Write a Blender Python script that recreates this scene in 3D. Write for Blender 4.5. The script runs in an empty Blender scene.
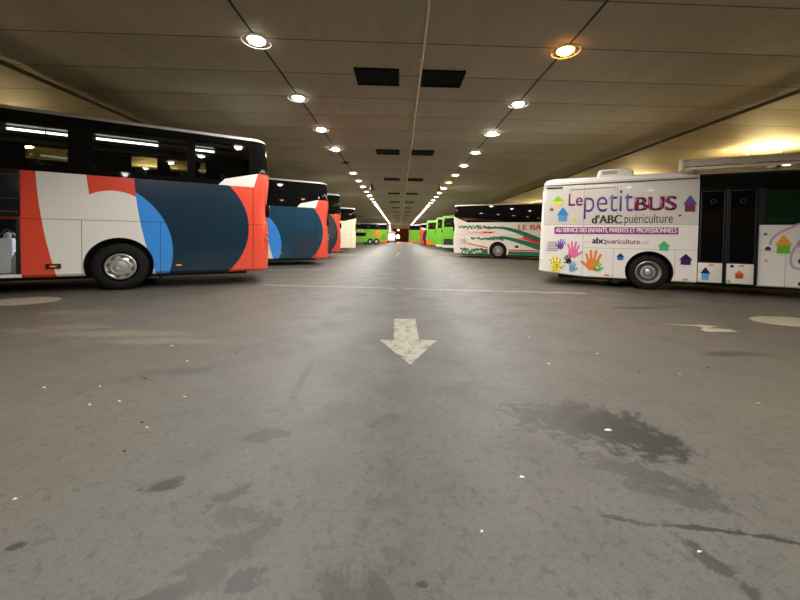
import bpy, bmesh, math, random
from mathutils import Vector, Matrix
from math import sin, cos, pi, radians, atan2, hypot, tan
random.seed(7)
SC = bpy.context.scene
COL = SC.collection

# ------------------------------------------------------------------ helpers
def lin(c):
    c /= 255.0
    return c / 12.92 if c <= 0.04045 else ((c + 0.055) / 1.055) ** 2.4
def rgb(r, g, b): return (lin(r), lin(g), lin(b), 1.0)

class NT:
    """a small wrapper for building node materials"""
    def __init__(s, name):
        s.mat = bpy.data.materials.new(name); s.mat.use_nodes = True
        s.t = s.mat.node_tree; s.t.nodes.clear()
        s.out = s.t.nodes.new('ShaderNodeOutputMaterial'); s._xyz = None
    def n(s, kind, **kw):
        o = s.t.nodes.new(kind)
        for k, v in kw.items(): setattr(o, k, v)
        return o
    def put(s, sock, v):
        if isinstance(v, bpy.types.NodeSocket): s.t.links.new(v, sock)
        else: sock.default_value = v
    def m(s, op, a, b=None, c=None):
        o = s.n('ShaderNodeMath', operation=op)
        s.put(o.inputs[0], a)
        if b is not None: s.put(o.inputs[1], b)
        if c is not None: s.put(o.inputs[2], c)
        return o.outputs[0]
    def add(s, a, b): return s.m('ADD', a, b)
    def sub(s, a, b): return s.m('SUBTRACT', a, b)
    def mul(s, a, b): return s.m('MULTIPLY', a, b)
    def lt(s, a, b): return s.m('LESS_THAN', a, b)
    def gt(s, a, b): return s.m('GREATER_THAN', a, b)
    def AND(s, *a):
        r = a[0]
        for x in a[1:]: r = s.m('MULTIPLY', r, x)
        return r
    def OR(s, a, b): return s.m('MAXIMUM', a, b)
    def NOT(s, a): return s.m('SUBTRACT', 1.0, a)
    def coord(s):
        if s._xyz is None:
            tc = s.n('ShaderNodeTexCoord'); sp = s.n('ShaderNodeSeparateXYZ')
            s.t.links.new(tc.outputs['Object'], sp.inputs[0])
            s._xyz = (sp.outputs[0], sp.outputs[1], sp.outputs[2]); s.vec = tc.outputs['Object']
        return s._xyz
    def circ(s, cx, cz, r):
        x, y, z = s.coord(); a = s.sub(x, cx); b = s.sub(z, cz)
        return s.lt(s.add(s.mul(a, a), s.mul(b, b)), r * r)
    def box(s, x0, x1, z0, z1):
        x, y, z = s.coord()
        return s.AND(s.gt(x, x0), s.lt(x, x1), s.gt(z, z0), s.lt(z, z1))
    def half(s, x0, z0, x1, z1):
        """1 on the left of the directed line (x0,z0)->(x1,z1)"""
        x, y, z = s.coord()
        return s.gt(s.sub(s.mul(s.sub(z, z0), x1 - x0), s.mul(s.sub(x, x0), z1 - z0)), 0.0)
    def mix(s, f, a, b):
        o = s.n('ShaderNodeMix', data_type='RGBA')
        s.put(o.inputs[0], f); s.put(o.inputs[6], a); s.put(o.inputs[7], b)
        return o.outputs[2]
    def mixf(s, f, a, b): return s.add(a, s.mul(f, s.sub(b, a)))
    def noise(s, scale, detail=4, rough=0.6, vec=None, dist=0.0, out='Fac'):
        s.coord(); o = s.n('ShaderNodeTexNoise')
        o.inputs['Scale'].default_value = scale; o.inputs['Detail'].default_value = detail
        o.inputs['Roughness'].default_value = rough; o.inputs['Distortion'].default_value = dist
        s.t.links.new(vec if vec is not None else s.vec, o.inputs['Vector'])
        return o.outputs[out]
    def ramp(s, f, lo, hi):
        o = s.n('ShaderNodeMapRange', interpolation_type='SMOOTHSTEP'); s.put(o.inputs[0], f)
        o.inputs[1].default_value = lo; o.inputs[2].default_value = hi
        return o.outputs[0]
    def pbr(s, color, rough=0.5, metal=0.0, coat=0.0, spec=0.5, bump=None, bstr=0.3, bdist=0.01):
        p = s.n('ShaderNodeBsdfPrincipled')
        s.put(p.inputs['Base Color'], color); s.put(p.inputs['Roughness'], rough)
        s.put(p.inputs['Metallic'], metal); p.inputs['Coat Weight'].default_value = coat
        p.inputs['Coat Roughness'].default_value = 0.05
        s.put(p.inputs['Specular IOR Level'], spec)
        if bump is not None:
            b = s.n('ShaderNodeBump'); b.inputs['Strength'].default_value = bstr
            b.inputs['Distance'].default_value = bdist
            s.t.links.new(bump, b.inputs['Height']); s.t.links.new(b.outputs[0], p.inputs['Normal'])
        s.t.links.new(p.outputs[0], s.out.inputs[0])
        return s.mat

_simple = {}
def paint(name, c, rough=0.35, metal=0.0, coat=0.0, spec=0.5, vary=0.06):
    if name in _simple: return _simple[name]
    t = NT(name)
    n = t.noise(6.0, 3)
    dark = tuple(v * (1 - vary) for v in c[:3]) + (1,)
    _simple[name] = t.pbr(t.mix(n, c, dark), rough, metal, coat, spec)
    return _simple[name]
def emit(name, c, strength):
    t = NT(name); e = t.n('ShaderNodeEmission')
    e.inputs[0].default_value = c; e.inputs[1].default_value = strength
    t.t.links.new(e.outputs[0], t.out.inputs[0]); return t.mat
def clear_glass(name, tint, refl=(0.9, 0.9, 0.9, 1)):
    t = NT(name)
    tr = t.n('ShaderNodeBsdfTransparent'); tr.inputs[0].default_value = tint
    gl = t.n('ShaderNodeBsdfGlossy'); gl.inputs[0].default_value = refl; gl.inputs['Roughness'].default_value = 0.02
    fr = t.n('ShaderNodeFresnel'); fr.inputs[0].default_value = 1.5
    mx = t.n('ShaderNodeMixShader')
    t.t.links.new(fr.outputs[0], mx.inputs[0]); t.t.links.new(tr.outputs[0], mx.inputs[1]); t.t.links.new(gl.outputs[0], mx.inputs[2])
    t.t.links.new(mx.outputs[0], t.out.inputs[0]); return t.mat

def link(name, bm, mats, parent=None, smooth=35):
    me = bpy.data.meshes.new(name); bmesh.ops.recalc_face_normals(bm, faces=bm.faces)
    bm.to_mesh(me); bm.free()
    return link_me(name, me, mats, parent, smooth)
def link_me(name, me, mats, parent=None, smooth=35):
    if not isinstance(mats, (list, tuple)): mats = [mats]
    for m in mats: me.materials.append(m)
    if smooth:
        me.polygons.foreach_set('use_smooth', [True] * len(me.polygons))
        me.set_sharp_from_angle(angle=radians(smooth))
    o = bpy.data.objects.new(name, me); COL.objects.link(o)
    if parent: o.parent = parent
    return o
def tag(o, label, cat, group=None, kind=None):
    o['label'] = label; o['category'] = cat
    if group: o['group'] = group
    if kind: o['kind'] = kind
    return o
def empty(name, loc, rz=0.0):
    o = bpy.data.objects.new(name, None); COL.objects.link(o)
    o.location = loc; o.rotation_euler = (0, 0, rz); o.empty_display_size = 0.2
    return o
def structure(name, bm, mat, smooth=None):
    o = link(name, bm, mat, None, smooth); o['kind'] = 'structure'; return o

def b_box(bm, x0, x1, y0, y1, z0, z1, mi=0, bevel=0.0):
    v = [bm.verts.new((x, y, z)) for x in (x0, x1) for y in (y0, y1) for z in (z0, z1)]
    fs = []
    for q in ((0, 1, 3, 2), (4, 6, 7, 5), (0, 4, 5, 1), (2, 3, 7, 6), (0, 2, 6, 4), (1, 5, 7, 3)):
        f = bm.faces.new([v[i] for i in q]); f.material_index = mi; fs.append(f)
    if bevel:
        es = {e for f in fs for e in f.edges}
        bmesh.ops.bevel(bm, geom=list(es), offset=bevel, segments=2, affect='EDGES', profile=0.6)
    return bm
def b_lathe(bm, prof, axis='Z', c=(0, 0, 0), seg=24, mi=0, sign=1):
    """prof = [(r, h)] revolved about an axis through c"""
    rings = []
    def P(r, h, a):
        if axis == 'Z': return (c[0] + r * cos(a), c[1] + r * sin(a), c[2] + h)
        return (c[0] + r * cos(a), c[1] + sign * h, c[2] + r * sin(a))
    for r, h in prof:
        if r < 1e-6: rings.append([bm.verts.new(P(0, h, 0))])
        else: rings.append([bm.verts.new(P(r, h, 2 * pi * k / seg)) for k in range(seg)])
    for a, b in zip(rings, rings[1:]):
        for k in range(seg):
            k2 = (k + 1) % seg
            if len(a) == 1 and len(b) == 1: continue
            if len(a) == 1: f = bm.faces.new((a[0], b[k], b[k2]))
            elif len(b) == 1: f = bm.faces.new((a[k], b[0], a[k2]))
            else: f = bm.faces.new((a[k], b[k], b[k2], a[k2]))
            f.material_index = mi
    return bm
def b_tube(bm, pts, r, seg=8, mi=0):
    pts = [Vector(p) for p in pts]; rings = []
    for i, p in enumerate(pts):
        d = (pts[min(i + 1, len(pts) - 1)] - pts[max(i - 1, 0)]).normalized()
        u = d.cross(Vector((0, 0, 1)))
        if u.length < 1e-3: u = d.cross(Vector((1, 0, 0)))
        u.normalize(); w = d.cross(u)
        rings.append([bm.verts.new(p + u * (r * cos(2 * pi * k / seg)) + w * (r * sin(2 * pi * k / seg))) for k in range(seg)])
    for a, b in zip(rings, rings[1:]):
        for k in range(seg):
            bm.faces.new((a[k], b[k], b[(k + 1) % seg], a[(k + 1) % seg])).material_index = mi
    bm.faces.new(rings[0][::-1]).material_index = mi; bm.faces.new(rings[-1]).material_index = mi
    return bm
def b_plate(bm, pts, y0, y1, mi=0):
    """a flat outline in the (x, z) plane given thickness between y0 and y1"""
    a = [bm.verts.new((x, y0, z)) for x, z in pts]; b = [bm.verts.new((x, y1, z)) for x, z in pts]
    bm.faces.new(a).material_index = mi; bm.faces.new(b[::-1]).material_index = mi
    n = len(pts)
    for k in range(n):
        bm.faces.new((a[k], b[k], b[(k + 1) % n], a[(k + 1) % n])).material_index = mi
    return bm
def ribbon(pts, w):
    """outline of a ribbon of width w(i) along 2D points"""
    L, R = [], []
    for i, p in enumerate(pts):
        a = pts[max(i - 1, 0)]; b = pts[min(i + 1, len(pts) - 1)]
        dx, dz = b[0] - a[0], b[1] - a[1]; l = hypot(dx, dz) or 1
        ww = (w[i] if isinstance(w, (list, tuple)) else w) / 2
        L.append((p[0] - dz / l * ww, p[1] + dx / l * ww)); R.append((p[0] + dz / l * ww, p[1] - dx / l * ww))
    return L, R
def b_ribbon(bm, pts, w, y0, y1, mi=0):
    L, R = ribbon(pts, w)
    for i in range(len(pts) - 1):
        b_plate(bm, [L[i], L[i + 1], R[i + 1], R[i]], y0, y1, mi)
    return bm
def spline(pts, n=8):
    out = []
    for i in range(len(pts) - 1):
        p0 = pts[max(i - 1, 0)]; p1 = pts[i]; p2 = pts[i + 1]; p3 = pts[min(i + 2, len(pts) - 1)]
        for k in range(n):
            t = k / n
            out.append(tuple(0.5 * (2 * b + (c - a) * t + (2 * a - 5 * b + 4 * c - d) * t * t + (3 * b - a - 3 * c + d) * t ** 3)
                             for a, b, c, d in zip(p0, p1, p2, p3)))
    out.append(tuple(pts[-1])); return out
def evaluated(o):
    dg = bpy.context.evaluated_depsgraph_get(); dg.update()
    return bpy.data.meshes.new_from_object(o.evaluated_get(dg))

def lettering(name, text, u0, u1, z0, z1, side, y, mat, parent, bold=0.0, heavy=0.0):
    """text fitted to the box u0..u1, z0..z1 on a bus side (side -1 reads along +x, side +1 along -x)"""
    cu = bpy.data.curves.new(name, 'FONT'); cu.body = text; cu.size = 1.0; cu.offset = bold; cu.extrude = 0.0
    o = bpy.data.objects.new(name, cu); COL.objects.link(o)
    me = evaluated(o); bpy.data.objects.remove(o)
    xs = [v.co.x for v in me.vertices]; ys = [v.co.y for v in me.vertices]
    ax, bx, ay, by = min(xs), max(xs), min(ys), max(ys)
    bm = bmesh.new(); bm.from_mesh(me)
    for v in bm.verts:
        fx = (v.co.x - ax) / (bx - ax); fz = (v.co.y - ay) / (by - ay)
        x = u0 + fx * (u1 - u0) if side < 0 else u1 - fx * (u1 - u0)
        v.co = (x, y, z0 + fz * (z1 - z0))
    r = bmesh.ops.extrude_face_region(bm, geom=list(bm.faces))
    for g in r['geom']:
        if isinstance(g, bmesh.types.BMVert): g.co.y += side * 0.003
    if heavy:
        me2 = bpy.data.meshes.new('x'); bm.to_mesh(me2)
        for k, dx in enumerate((-heavy, heavy, -heavy / 2, heavy / 2)):
            n0 = len(bm.verts); bm.from_mesh(me2); bm.verts.ensure_lookup_table()
            for v in bm.verts[n0:]: v.co.x += dx; v.co.y += side * 1e-4 * (k + 1)
        bpy.data.meshes.remove(me2)
    return link(name, bm, mat, parent, None)

# ------------------------------------------------------------------ colours
WHITE = rgb(226, 223, 216); CORAL = (0.72, 0.075, 0.04, 1); NAVY = (0.008, 0.027, 0.050, 1)
BLUE = (0.045, 0.26, 0.72, 1); CREAM = rgb(236, 224, 200); LIME = (0.15, 0.44, 0.035, 1)
ORANGE = (0.85, 0.18, 0.01, 1); BLACK = (0.004, 0.004, 0.0045, 1)
M_black_glass = paint('black_glass', BLACK, 0.03, spec=0.5)
M_black = paint('black_plastic', (0.012, 0.012, 0.013, 1), 0.5)
M_dark = paint('dark_panel', (0.010, 0.0105, 0.0115, 1), 0.4)
M_rubber = paint('tyre_rubber', (0.008, 0.008, 0.008, 1), 0.75, spec=0.25, vary=0.3)
M_metal = paint('grey_metal', (0.5, 0.5, 0.5, 1), 0.35, 0.9)
M_hub = paint('silver_hubcap', (0.50, 0.49, 0.47, 1), 0.35, 0.6)
M_hubdark = paint('hub_shadowed_plastic', (0.07, 0.07, 0.068, 1), 0.5, 0.3)
M_roofgrey = paint('roof_light_grey', (0.62, 0.62, 0.62, 1), 0.3)
M_white = paint('white_paint', WHITE, 0.3, coat=0.2)
M_amber = paint('amber_lens', (0.8, 0.27, 0.02, 1), 0.2)
M_redlens = paint('red_lens', (0.5, 0.02, 0.015, 1), 0.2)
M_clearlens = paint('clear_lens', (0.75, 0.75, 0.78, 1), 0.1)
M_seat = paint('seat_fabric', (0.02, 0.022, 0.03, 1), 0.9)
M_tinted = clear_glass('tinted_glass', (0.30, 0.31, 0.27, 1))
M_strip = emit('interior_strip', (0.92, 0.95, 1.0, 1), 7.0)
M_amber_on = emit('amber_marker_lit', (1.0, 0.55, 0.15, 1), 5.0)

# ------------------------------------------------------------------ liveries
def seams(t, color, xs, zline=None, z0=0.3, z1=1.47, w=0.006):
    x, y, z = t.coord(); k = None
    for a in xs:
        s = t.AND(t.lt(t.m('ABSOLUTE', t.sub(x, a)), w), t.lt(z, z1), t.gt(z, z0))
        k = s if k is None else t.OR(k, s)
    if zline is not None:
        s = t.lt(t.m('ABSOLUTE', t.sub(z, zline)), w); k = s if k is None else t.OR(k, s)
    return t.mix(t.mul(k, 0.75), color, (0.02, 0.02, 0.02, 1))
def wedge(t):
    x, y, z = t.coord()
    return t.AND(t.lt(x, -1.87), t.half(-1.80, 2.32, -1.95, 2.55) , t.half(-2.70, 2.73, -1.93, 2.535) if False else t.lt(z, t.add(2.53, t.mul(t.sub(-1.95, x), 0.25))))
def livery_circles(name, full=True, seam=(), blue_shift=0.0, navy_shift=0.0, lit_navy=None):
    """coral / white / blue / navy circles; u runs along the bus from the rear axle"""
    t = NT(name); x, y, z = t.coord()
    c = WHITE
    if full:
        front = t.AND(t.gt(x, 0.9), t.NOT(t.circ(-9.826, 2.86, 11.096)))
        c = t.mix(front, c, CORAL)
        rect = t.AND(t.gt(x, -0.3), t.lt(x, t.add(0.47, t.mul(t.sub(z, 1.9), 0.11))), t.gt(z, 1.9), t.NOT(t.circ(0.099, 1.36, 0.73)))
        c = t.mix(rect, c, CORAL)
    left = t.circ(-8.468 + blue_shift, 2.791, 8.229)
    rightc = t.circ(0.64 + blue_shift, 0.81, 1.57)
    blue = t.AND(rightc, left)
    navy = t.AND(left, t.NOT(rightc))
    c = t.mix(blue, c, BLUE); c = t.mix(navy, c, lit_navy or NAVY)
    coral = t.AND(t.lt(x, -1.5), t.NOT(t.circ(-1.051 + navy_shift, 1.364, 1.417)))
    c = t.mix(coral, c, CORAL)
    c = seams(t, c, seam, 1.465)
    c = t.mix(t.lt(t.m('ABSOLUTE', t.add(x, 2.56)), 0.006), c, (0.03, 0.01, 0.01, 1))
    return t.pbr(c, 0.2, coat=.22)
def band_circles(name, tinted=False):
    t = NT(name); x, y, z = t.coord()
    top = t.add(2.53, t.mul(t.m('MINIMUM', t.sub(-1.95, x), 0.72), 0.26))
    w = t.AND(t.lt(x, t.sub(-1.80, t.mul(t.sub(z, 2.36), 0.9))), t.lt(z, top))
    cor = t.AND(w, t.OR(t.lt(x, -2.66), t.lt(x, t.sub(-2.45, t.mul(t.sub(z, 2.36), 0.62)))))
    cor = t.AND(w, t.lt(x, t.sub(-2.57, t.mul(t.sub(z, 2.36), 0.28))))
    c = t.mix(w, BLACK, WHITE); c = t.mix(cor, c, CORAL)
    m = t.pbr(c, t.mixf(w, 0.03, 0.25))
    if tinted:
        p = [n for n in t.t.nodes if n.type == 'BSDF_PRINCIPLED'][0]
        tr = t.n('ShaderNodeBsdfTransparent'); tr.inputs[0].default_value = (0.55, 0.56, 0.44, 1)
        gl = t.n('ShaderNodeBsdfGlossy'); gl.inputs['Roughness'].default_value = 0.02
        fr = t.n('ShaderNodeFresnel'); fr.inputs[0].default_value = 1.5
        mx = t.n('ShaderNodeMixShader'); m2 = t.n('ShaderNodeMixShader'); L = t.t.links.new
        L(fr.outputs[0], mx.inputs[0]); L(tr.outputs[0], mx.inputs[1]); L(gl.outputs[0], mx.inputs[2])
        pane = None
        for a, b in ((-2.47, -1.36), (-1.20, 0.42), (0.80, 2.45), (2.65, 4.3), (4.5, 6.1), (6.3, 8.0)):
            q = t.AND(t.gt(x, a), t.lt(x, b)); pane = q if pane is None else t.OR(pane, q)
        pane = t.AND(pane, t.NOT(w), t.gt(z, 2.5), t.lt(z, 3.36))
        L(pane, m2.inputs[0]); L(p.outputs[0], m2.inputs[1]); L(mx.outputs[0], m2.inputs[2]); L(m2.outputs[0], t.out.inputs[0])
    return m
def livery_plain(name, base, bottom=None, swoosh=None, bz=0.55, seam=()):
    t = NT(name); x, y, z = t.coord(); c = base
    if bottom is not None: c = t.mix(t.lt(z, bz), c, bottom)
    if swoosh == 'tall': c = t.mix(t.AND(t.lt(x, 0.0), t.NOT(t.circ(-0.35, 3.45, 3.35)), t.lt(z, 1.6)), c, ORANGE)
    if swoosh == 'low':
        m = t.lt(z, t.add(0.50, t.m('MAXIMUM', 0.0, t.mul(t.sub(-1.9, x), 0.45))))
        c = t.mix(t.AND(m, t.lt(x, -1.1)), c, ORANGE)
    if seam: c = seams(t, c, seam, 1.42)
    return t.pbr(c, 0.22, coat=.2)

def band_rising(name, base, x0, z0, slope):
    # dark glazing whose painted sill climbs toward the rear
    t = NT(name); x, y, z = t.coord()
    w = t.AND(t.lt(x, x0), t.lt(z, t.add(z0, t.mul(t.sub(x0, x), slope))))
    return t.pbr(t.mix(w, BLACK, base), t.mixf(w, .03, .25))

# ------------------------------------------------------------------ coach builder
def outline(L0, L1, W, rr, rf, inset, rin, fin, cuts=()):
    """rounded plan outline, rear at x=L0, front at x=L1"""
    x0, x1, w = L0 + rin, L1 - fin, W / 2 - inset
    pts = []; S = 7
    for cx, cy, r, a0 in ((x1 - rf, w - rf, rf, 0), (x0 + rr, w - rr, rr, pi / 2), (x0 + rr, -w + rr, rr, pi), (x1 - rf, -w + rf, rf, 1.5 * pi)):
        for k in range(S + 1):
            a = a0 + (pi / 2) * k / S; pts.append((cx + r * cos(a), cy + r * sin(a)))
        if a0 == 0: pts += [(c, w) for c in sorted(cuts, reverse=True)]
        if a0 == pi: pts += [(c, -w) for c in sorted(cuts)]
    return pts
def b_loft(bm, levels, L0, L1, W, rr, rf, cap0=True, cap1=True, cuts=(), warp=None):
    rings = []
    for z, ins, rin, fin in levels:
        ring = []
        for x, y in outline(L0, L1, W, rr, rf, ins, rin, fin, cuts):
            zz = warp(x, z) if warp else z
            ring.append(bm.verts.new((x, y, zz)))
        rings.append(ring)
    n = len(rings[0])
    for a, b in zip(rings, rings[1:]):
        for k in range(n): bm.faces.new((a[k], a[(k + 1) % n], b[(k + 1) % n], b[k]))
    if cap0: bm.faces.new(rings[0][::-1])
    if cap1: bm.faces.new(rings[-1])
    return bm
def carve(o, wells, boxes, W):
    """cut wheel wells (x, z, r) on both sides and boxes out of a body; cut faces take slot 1"""
    bm = bmesh.new()
    for x, z, r in wells:
        for s in (-1, 1):
            b_lathe(bm, [(0, W / 2 - 0.45), (r, W / 2 - 0.45), (r, W / 2 + 0.3), (0, W / 2 + 0.3)], 'Y', (x, 0, z), 40, 0, s)
            b = [(x - r, z), (x + r, z), (x + r, z - 1.2), (x - r, z - 1.2)]
    for b in boxes: b_box(bm, *b)
    cut = link('cutter', bm, M_black, o.parent, None)
    md = o.modifiers.new('b', 'BOOLEAN'); md.object = cut; md.operation = 'DIFFERENCE'; md.solver = 'EXACT'
    me = evaluated(o); o.modifiers.clear(); o.data = me
    bpy.data.objects.remove(cut)
    for p in me.polygons:
        c = p.center; inside = False
        for x, z, r in wells:
            if hypot(c.x - x, c.z - z) < r + 0.01 and abs(c.y) < W / 2 - 0.01: inside = True
        for b in boxes:
            if b[0] - .01 < c.x < b[1] + .01 and b[2] - .01 < c.y < min(b[3], W / 2) - 0.004 and b[4] - .01 < c.z < b[5] + .01: inside = True
        p.material_index = 1 if inside else 0
    me.polygons.foreach_set('use_smooth', [True] * len(me.polygons)); me.set_sharp_from_angle(angle=radians(30))

_wheel = {}
def wheel(root, x, side, W, R, style):
    key = (R, style, side)
    z = R
    if key not in _wheel:
        bm = bmesh.new(); w = 0.28; k = R / 0.5
        b_lathe(bm, [(R * .60, 0), (R * .63, w * .5 + .005), (R * .80, w * .5 + .012), (R * .95, w * .46), (R * .995, w * .34), (R, w * .2),
                     (R, -w * .4), (R * .93, -w * .5), (R * .6, -w * .5), (R * .60, 0)], 'Y', (0, 0, 0), 48, 0, side)
        tyre = link('tyre', bm, M_rubber, None, 40); me_t = tyre.data; bpy.data.objects.remove(tyre)
        bm = bmesh.new(); f = w * .5
        if style == 'cap':      # smooth hubcap with ring of slots
            b_lathe(bm, [(R * .62, f - .04), (R * .62, f - .005), (R * .57, f + .012), (R * .54, f - .006), (R * .50, f - .014), (R * .36, f + .014), (R * .33, f + .002),
                         (R * .27, f + .004), (R * .24, f + .022), (R * .10, f + .030), (R * .09, f + .026), (0, f + .026)], 'Y', (0, 0, 0), 48, 0, side)
            for j in range(8):
                a = 2 * pi * j / 8 + .2; c0 = (R * .47 * cos(a), R * .47 * sin(a))
                t1 = (-sin(a), cos(a)); q = []
                for du, dv in ((-.085, -.035), (.085, -.035), (.075, .035), (-.075, .035)):
                    q.append((c0[0] + R * (t1[0] * du * 1.1 + cos(a) * dv), c0[1] + R * (t1[1] * du * 1.1 + sin(a) * dv)))
                b_plate(bm, q, side * (f - .012), side * (f + .006), 1)
        else:                   # steel rim with bolts and hand holes
            b_lathe(bm, [(R * .64, f - .05), (R * .64, f + .002), (R * .60, f + .010), (R * .56, f - .012), (R * .52, f - .075)], 'Y', (0, 0, 0), 48, 0, side)
            b_lathe(bm, [(R * .52, f - .075), (R * .42, f - .085), (R * .37, f - .05)], 'Y', (0, 0, 0), 48, 1, side)
            b_lathe(bm, [(R * .37, f - .05), (R * .24, f - .045)], 'Y', (0, 0, 0), 48, 0, side)
            b_lathe(bm, [(R * .24, f - .045), (R * .21, f - .01), (R * .18, f - .004)], 'Y', (0, 0, 0), 48, 1, side)
            b_lathe(bm, [(R * .18, f - .004), (R * .10, f + .010), (0, f + .010)], 'Y', (0, 0, 0), 48, 0, side)
            for j in range(10):
                a = 2 * pi * j / 10
                b_lathe(bm, [(R * .042, f - .05), (R * .042, f - .02), (0, f - .018)], 'Y', (R * .30 * cos(a), 0, R * .30 * sin(a)), 10, 0, side)
                a += pi / 10
                b_lathe(bm, [(R * .055, f - .09), (R * .055, f - .071), (0, f - .071)], 'Y', (R * .44 * cos(a), 0, R * .44 * sin(a)), 12, 1, side)
        hub = link('hub', bm, [M_hub, M_hubdark], None, 30); me_h = hub.data; bpy.data.objects.remove(hub)
        _wheel[key] = (me_t, me_h)
    me_t, me_h = _wheel[key]
    t = bpy.data.objects.new('wheel', me_t); COL.objects.link(t); t.parent = root
    t.location = (x, side * (W / 2 - 0.19), z)
    h = bpy.data.objects.new('hubcap' if style == 'cap' else 'rim', me_h); COL.objects.link(h); h.parent = t; h.scale = (.88, 1, .88) if style == 'cap' else (1, 1, 1)
    if side > 0 and False: pass
    return t

def bus_root(name, P, ang, sgn, label, cat, group=None, W=2.55):
    # P lies on the flank that faces the lane, level with the rear axle
    d = (sgn * sin(ang), -cos(ang)); s = 1 if sgn < 0 else -1
    r = empty(name, (P[0] + d[1] * s * W / 2, P[1] - d[0] * s * W / 2, 0), atan2(d[1], d[0]))
    return tag(r, label, cat, group)

def coach(P, ang, sgn, label, mats, rear=3.02, front=9.3, W=2.55, top=3.55, belt=2.38, sill=0.33, axles=(0.0, 6.25), R=0.5,
          hub='cap', group=None, boxes=(), roof=None, hatch=None, lamp=True, grille=None, name='coach'):
    body_m, band_m = mats
    roof = roof or M_roofgrey
    r = bus_root(name, P, ang, sgn, label, 'coach', group, W)
    s = 1 if sgn < 0 else -1                 # the side that faces the aisle camera
    L0, L1 = -rear, front
    k = top / 3.55
    bm = bmesh.new()
    lev = [(sill, .05, .05, .05), (sill + .05, .012, .02, .02), (0.9, 0.0, 0.0, 0.0), (1.30, 0.0, .012, 0.0), (1.50, .004, .02, .0), (1.72, .006, .055, .02), (2.0, .008, .055, .06),
           (2.2, .010, .03, .1), (belt, .012, .01, .14)]
    b_loft(bm, lev, L0, L1, W, .30, .35, cuts=(-2.55, -1.4, 1.5))
    body = link('body', bm, [body_m, M_black], r, 30)
    carve(body, [(x, R + .03, R * (1.17 if len(axles) < 3 else 1.10)) for x in axles], boxes, W)
    bm = bmesh.new()
    lev = [(belt, .012, .01, .14), (belt + .22, .016, .0, .22), (2.9 * k, .022, .03, .42), (3.3 * k, .042, .055, .62), (top - .09, .058, .07, .75)]
    b_loft(bm, lev, L0, L1, W, .30, .35, cap0=False, cap1=False, cuts=(-2.55, -1.4, 1.5))
    link('window_band', bm, band_m, r, 30)
    bm = bmesh.new()
    lev = [(top - .09, .058, .07, .75), (top - .045, .072, .085, .78), (top - .012, .12, .13, .84), (top, .24, .22, .95)]
    b_loft(bm, lev, L0, L1, W, .30, .35)
    link('roof', bm, roof, r, 50)
    bm = bmesh.new()                         # undercarriage
    b_box(bm, L0 + .5, L1 - .6, -W / 2 + .5, W / 2 - .5, sill - .10, sill + .2)
    link('undercarriage', bm, M_black, r, None)
    for x in axles:
        for q in (-1, 1):
            wheel(r, x, q, W, R, hub)
    # rear corner lamps on both rear corners, marker studs up the black corner
    if lamp:
        for q in (-1, 1):
            bm = bmesh.new()
            b_box(bm, L0 - .004, L0 + .10, q * (W / 2 - .26) - .10, q * (W / 2 - .26) + .10, 1.66, 1.98, 0, .02)
            tl = link('tail_light', bm, M_black_glass, r, 30)
            for zz, mm in ((1.74, M_redlens), (1.90, M_amber)):
                bm = bmesh.new()
                b_box(bm, L0 - .016, L0 + .02, q * (W / 2 - .26) - .07, q * (W / 2 - .26) + .07, zz - .05, zz + .05, 0, .015)
                link('lens', bm, mm, tl, 30)
            for zz in (1.10, 1.24):
                bm = bmesh.new()
                b_lathe(bm, [(.035, -.03), (.035, .005), (.025, .010), (0, .011)], 'Y', (0, 0, 0), 16)
                o = link('reversing_lamp', bm, M_metal, r, 30)
                o.location = (L0 + .055, q * (W / 2 - .045), zz); o.rotation_euler = (0, 0, radians(45) if q > 0 else radians(135))
            for zz in (2.78, 2.98, 3.16, 3.32):
                bm = bmesh.new()
                bmesh.ops.create_uvsphere(bm, u_segments=10, v_segments=6, radius=.022)
                o = link('marker_light', bm, M_clearlens, r, 60)
                i = .02 + (zz - 2.6) * .13
                o.location = (L0 + i + .088, q * (W / 2 - i - .088), zz)
    if hatch:
        bm = bmesh.new(); b_box(bm, hatch[0], hatch[1], -.85, .85, top - .02, top + .055, 0, .025)
        link('roof_hatch', bm, M_dark, r, 30)
    if grille:
        u0, u1, z0, z1 = grille; y = s * W / 2
        bm = bmesh.new(); b_box(bm, u0, u1, y - .02, y + .004, z0, z1)
        g = link('engine_grille', bm, M_black, r, None)
        bm = bmesh.new(); n = 9
        for j in range(n + 1):
            zz = z0 + (z1 - z0) * j / n
            b_box(bm, u0, u1, y - .01, y + .014, zz - .024, zz + .024, 0)
        link('louvre', bm, body_m, g, None)
    for q in (-1, 1):                       # mudflaps behind the drive wheels
        bm = bmesh.new(); x = min(axles[:2] if axles[1] < 0 else axles[:1]) - R - .15
        b_box(bm, x - .01, x + .01, q * (W / 2 - .40) - .16, q * (W / 2 - .40) + .16, .12, .6)
        link('mudflap', bm, M_black, r, None)
    return r, s

def marker(root, u, z, s, W, mat, w=.10, h=.035, name='side_marker', housing=None):
    bm = bmesh.new(); y = s * W / 2
    if housing:
        b_box(bm, u - housing[0] / 2, u + housing[0] / 2, min(y - s * .02, y + s * .012), max(y - s * .02, y + s * .012), z - housing[1] / 2, z + housing[1] / 2, 0, .008)
        o = link(name, bm, M_black, root, 30); bm = bmesh.new()
        b_box(bm, u - w / 2, u + w / 2, min(y, y + s * .018), max(y, y + s * .018), z - h / 2, z + h / 2)
        link('lens', bm, mat, o, 30)
    else:
        b_box(bm, u - w / 2, u + w / 2, min(y - s * .02, y + s * .014), max(y - s * .02, y + s * .014), z - h / 2, z + h / 2, 0, .004)
        link(name, bm, mat, root, 30)

AL = radians(63.0); AR = radians(62.5)
W0 = 2.55

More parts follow.
